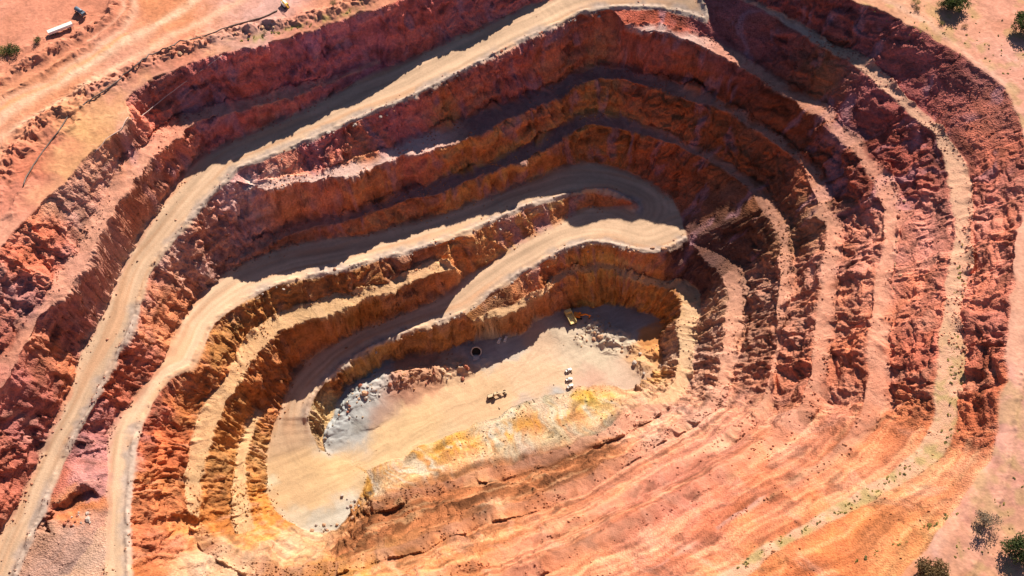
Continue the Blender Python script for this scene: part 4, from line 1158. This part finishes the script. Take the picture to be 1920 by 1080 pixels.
def boulders(line_px, n, spread, s0, s1, kinds, label, group):
    q = smooth_line(line_px, 4)
    for _ in range(n):
        a = q[random.randrange(len(q))]
        px, py = a[0] + random.gauss(0, spread), a[1] + random.gauss(0, spread)
        if not (0 < px < 1920 and 0 < py < 1080):
            continue
        x_, y_, z_ = ground_seen(px, py)
        kd = random.choice(kinds)
        o = bpy.data.objects.new('boulder', random.choice(rk[kd]))
        s_ = s0 + (s1 - s0) * random.random() ** 2.2
        w1 = 'small ' if s_ < s0 + .12 * (s1 - s0) else 'large ' if s_ > s0 + .5 * (s1 - s0) else ''
        o.location = (x_, y_, z_ + s_ * .25)
        o.rotation_euler = (random.uniform(-.4, .4), random.uniform(-.4, .4), random.uniform(0, 6.28))
        o.scale = (s_, s_, s_)
        COL.objects.link(o)
        tag(o, w1 + {'r': 'red brown ', 'g': 'pale grey ', 't': 'tan '}[kd] + label, 'boulder', group)


boulders([(520, 295), (640, 247), (773, 193), (907, 122), (1040, 56), (1140, 26)], 46, 4, .5, 1.3, 'gr', 'boulder on the outer lip of the long upper haul road', 'boulders along the upper haul road')
boulders([(440, 580), (533, 536), (690, 496), (807, 466), (923, 425), (1040, 382)], 36, 4, .5, 1.2, 'gt', 'boulder on the outer lip of the middle ramp', 'boulders along the middle ramp')
boulders([(657, 682), (773, 628), (907, 570), (1023, 496), (1160, 468), (1260, 466)], 34, 3, .5, 1.1, 'gt', 'boulder on the outer lip of the lowest ramp', 'boulders along the lowest ramp')
boulders([(640, 790), (680, 740), (740, 725), (830, 700), (900, 685)], 38, 9, .5, 1.5, 'grt', 'broken rock in the rubble heap on the pit floor', 'rocks in the pit floor rubble')
boulders([(1090, 620), (1130, 635), (1170, 650), (1190, 690)], 26, 9, .5, 1.5, 'gt', 'rock on the dumped gravel at the right end of the floor', 'rocks on the dumped gravel')
boulders([(640, 930), (660, 955), (630, 980), (590, 990)], 22, 7, .4, 1.2, 'gt', 'rock at the bend where the ramp meets the floor', 'rocks at the ramp bend')
boulders([(225, 150), (300, 108), (345, 94), (450, 60), (560, 38)], 30, 5, .5, 1.3, 'rt', 'boulder on the rubbly mound along the upper left rim', 'boulders on the rim mound')
boulders([(10, 150), (60, 116), (130, 76), (190, 42)], 18, 4, .5, 1.2, 'r', 'boulder on the windrow at upper left', 'boulders on the red windrow')
boulders([(1690, 380), (1685, 480), (1672, 600), (1668, 700)], 22, 5, .5, 1.4, 'rt', 'fallen boulder at the back of the second bench on the right', 'boulders on the right second bench')
boulders([(1820, 400), (1815, 520), (1803, 640), (1802, 740)], 18, 4, .5, 1.4, 'rt', 'fallen boulder at the back of the top bench on the right', 'boulders on the right top bench')
boulders([(130, 985), (150, 965), (165, 990)], 14, 6, .5, 1.5, 'rg', 'boulder in the dug-out hollow between the two lower left roads', 'boulders in the hollow')
x, y, z = at(1121, 640)

# loose rock under the walls and along the crests: one mass
g = np.random.default_rng(5)
pw = (np.exp(-d_bout / 2.0) * isbench + .7 * np.exp(-d_out / 1.5) * isroad + .5 * np.exp(-d_bin / 1.2) * isbench + .35 * np.exp(-np.maximum(d_in - .5, 0) / 1.4) * isroad
      + .10 * iswall * FINE * (slope < .8) + isfloor * (.15 * (heaps > .4) + .3 * np.exp(-(d_pile / 7.0) ** 2))) * (np.abs(X) < 280) * (np.abs(Y) < 175) * (1 - .8 * worn)
pw = (pw * np.clip(.4 + n_mid + n_lo, 0.03, 2)).ravel()
idx = g.choice(NX * NY, 11000, p=pw / pw.sum())
bv = np.array([(1, 0, 0), (-1, 0, 0), (0, 1, 0), (0, -1, 0), (0, 0, 1), (0, 0, -1)], float)
bf = np.array([(0, 2, 4), (2, 1, 4), (1, 3, 4), (3, 0, 4), (2, 0, 5), (1, 2, 5), (3, 1, 5), (0, 3, 5)])
sz = .22 + .55 * g.random(len(idx)) ** 3
vv = bv[None] * g.uniform(.6, 1.3, (len(idx), 6, 1)) * sz[:, None, None]
an = g.uniform(0, 6.28, len(idx)); ca, sa = np.cos(an)[:, None], np.sin(an)[:, None]
vx = vv[..., 0] * ca - vv[..., 1] * sa + .3 * vv[..., 2]; vy = vv[..., 0] * sa + vv[..., 1] * ca
pos = PTS[idx]
vv = np.stack((vx + pos[:, None, 0], vy + pos[:, None, 1], vv[..., 2] * .8 + pos[:, None, 2] + .12), -1)
me = bpy.data.meshes.new('loose_rock')
ff = (bf[None] + 6 * np.arange(len(idx))[:, None, None]).reshape(-1, 3)
me.vertices.add(len(idx) * 6); me.vertices.foreach_set('co', vv.reshape(-1).astype(np.float32))
me.loops.add(len(ff) * 3); me.loops.foreach_set('vertex_index', ff.ravel().astype(np.int32))
me.polygons.add(len(ff)); me.polygons.foreach_set('loop_start', np.arange(0, len(ff) * 3, 3, dtype=np.int32))
me.update(calc_edges=True)
ca_ = me.color_attributes.new('soil', 'FLOAT_COLOR', 'POINT')
wallc = CW.reshape(-1, 3)[idx] * .6 + CLR[idx, :3] * .4
cc = np.concatenate((wallc * g.uniform(.7, 1.25, (len(idx), 1)), np.ones((len(idx), 1))), 1).repeat(6, axis=0)
ca_.data.foreach_set('color', np.clip(cc, 0, .7).astype(np.float32).ravel())
me.materials.append(M_rock)
o = bpy.data.objects.new('loose_rock', me)
COL.objects.link(o)
tag(o, 'loose rock fallen along the benches and road edges', 'rubble', None, 'stuff')
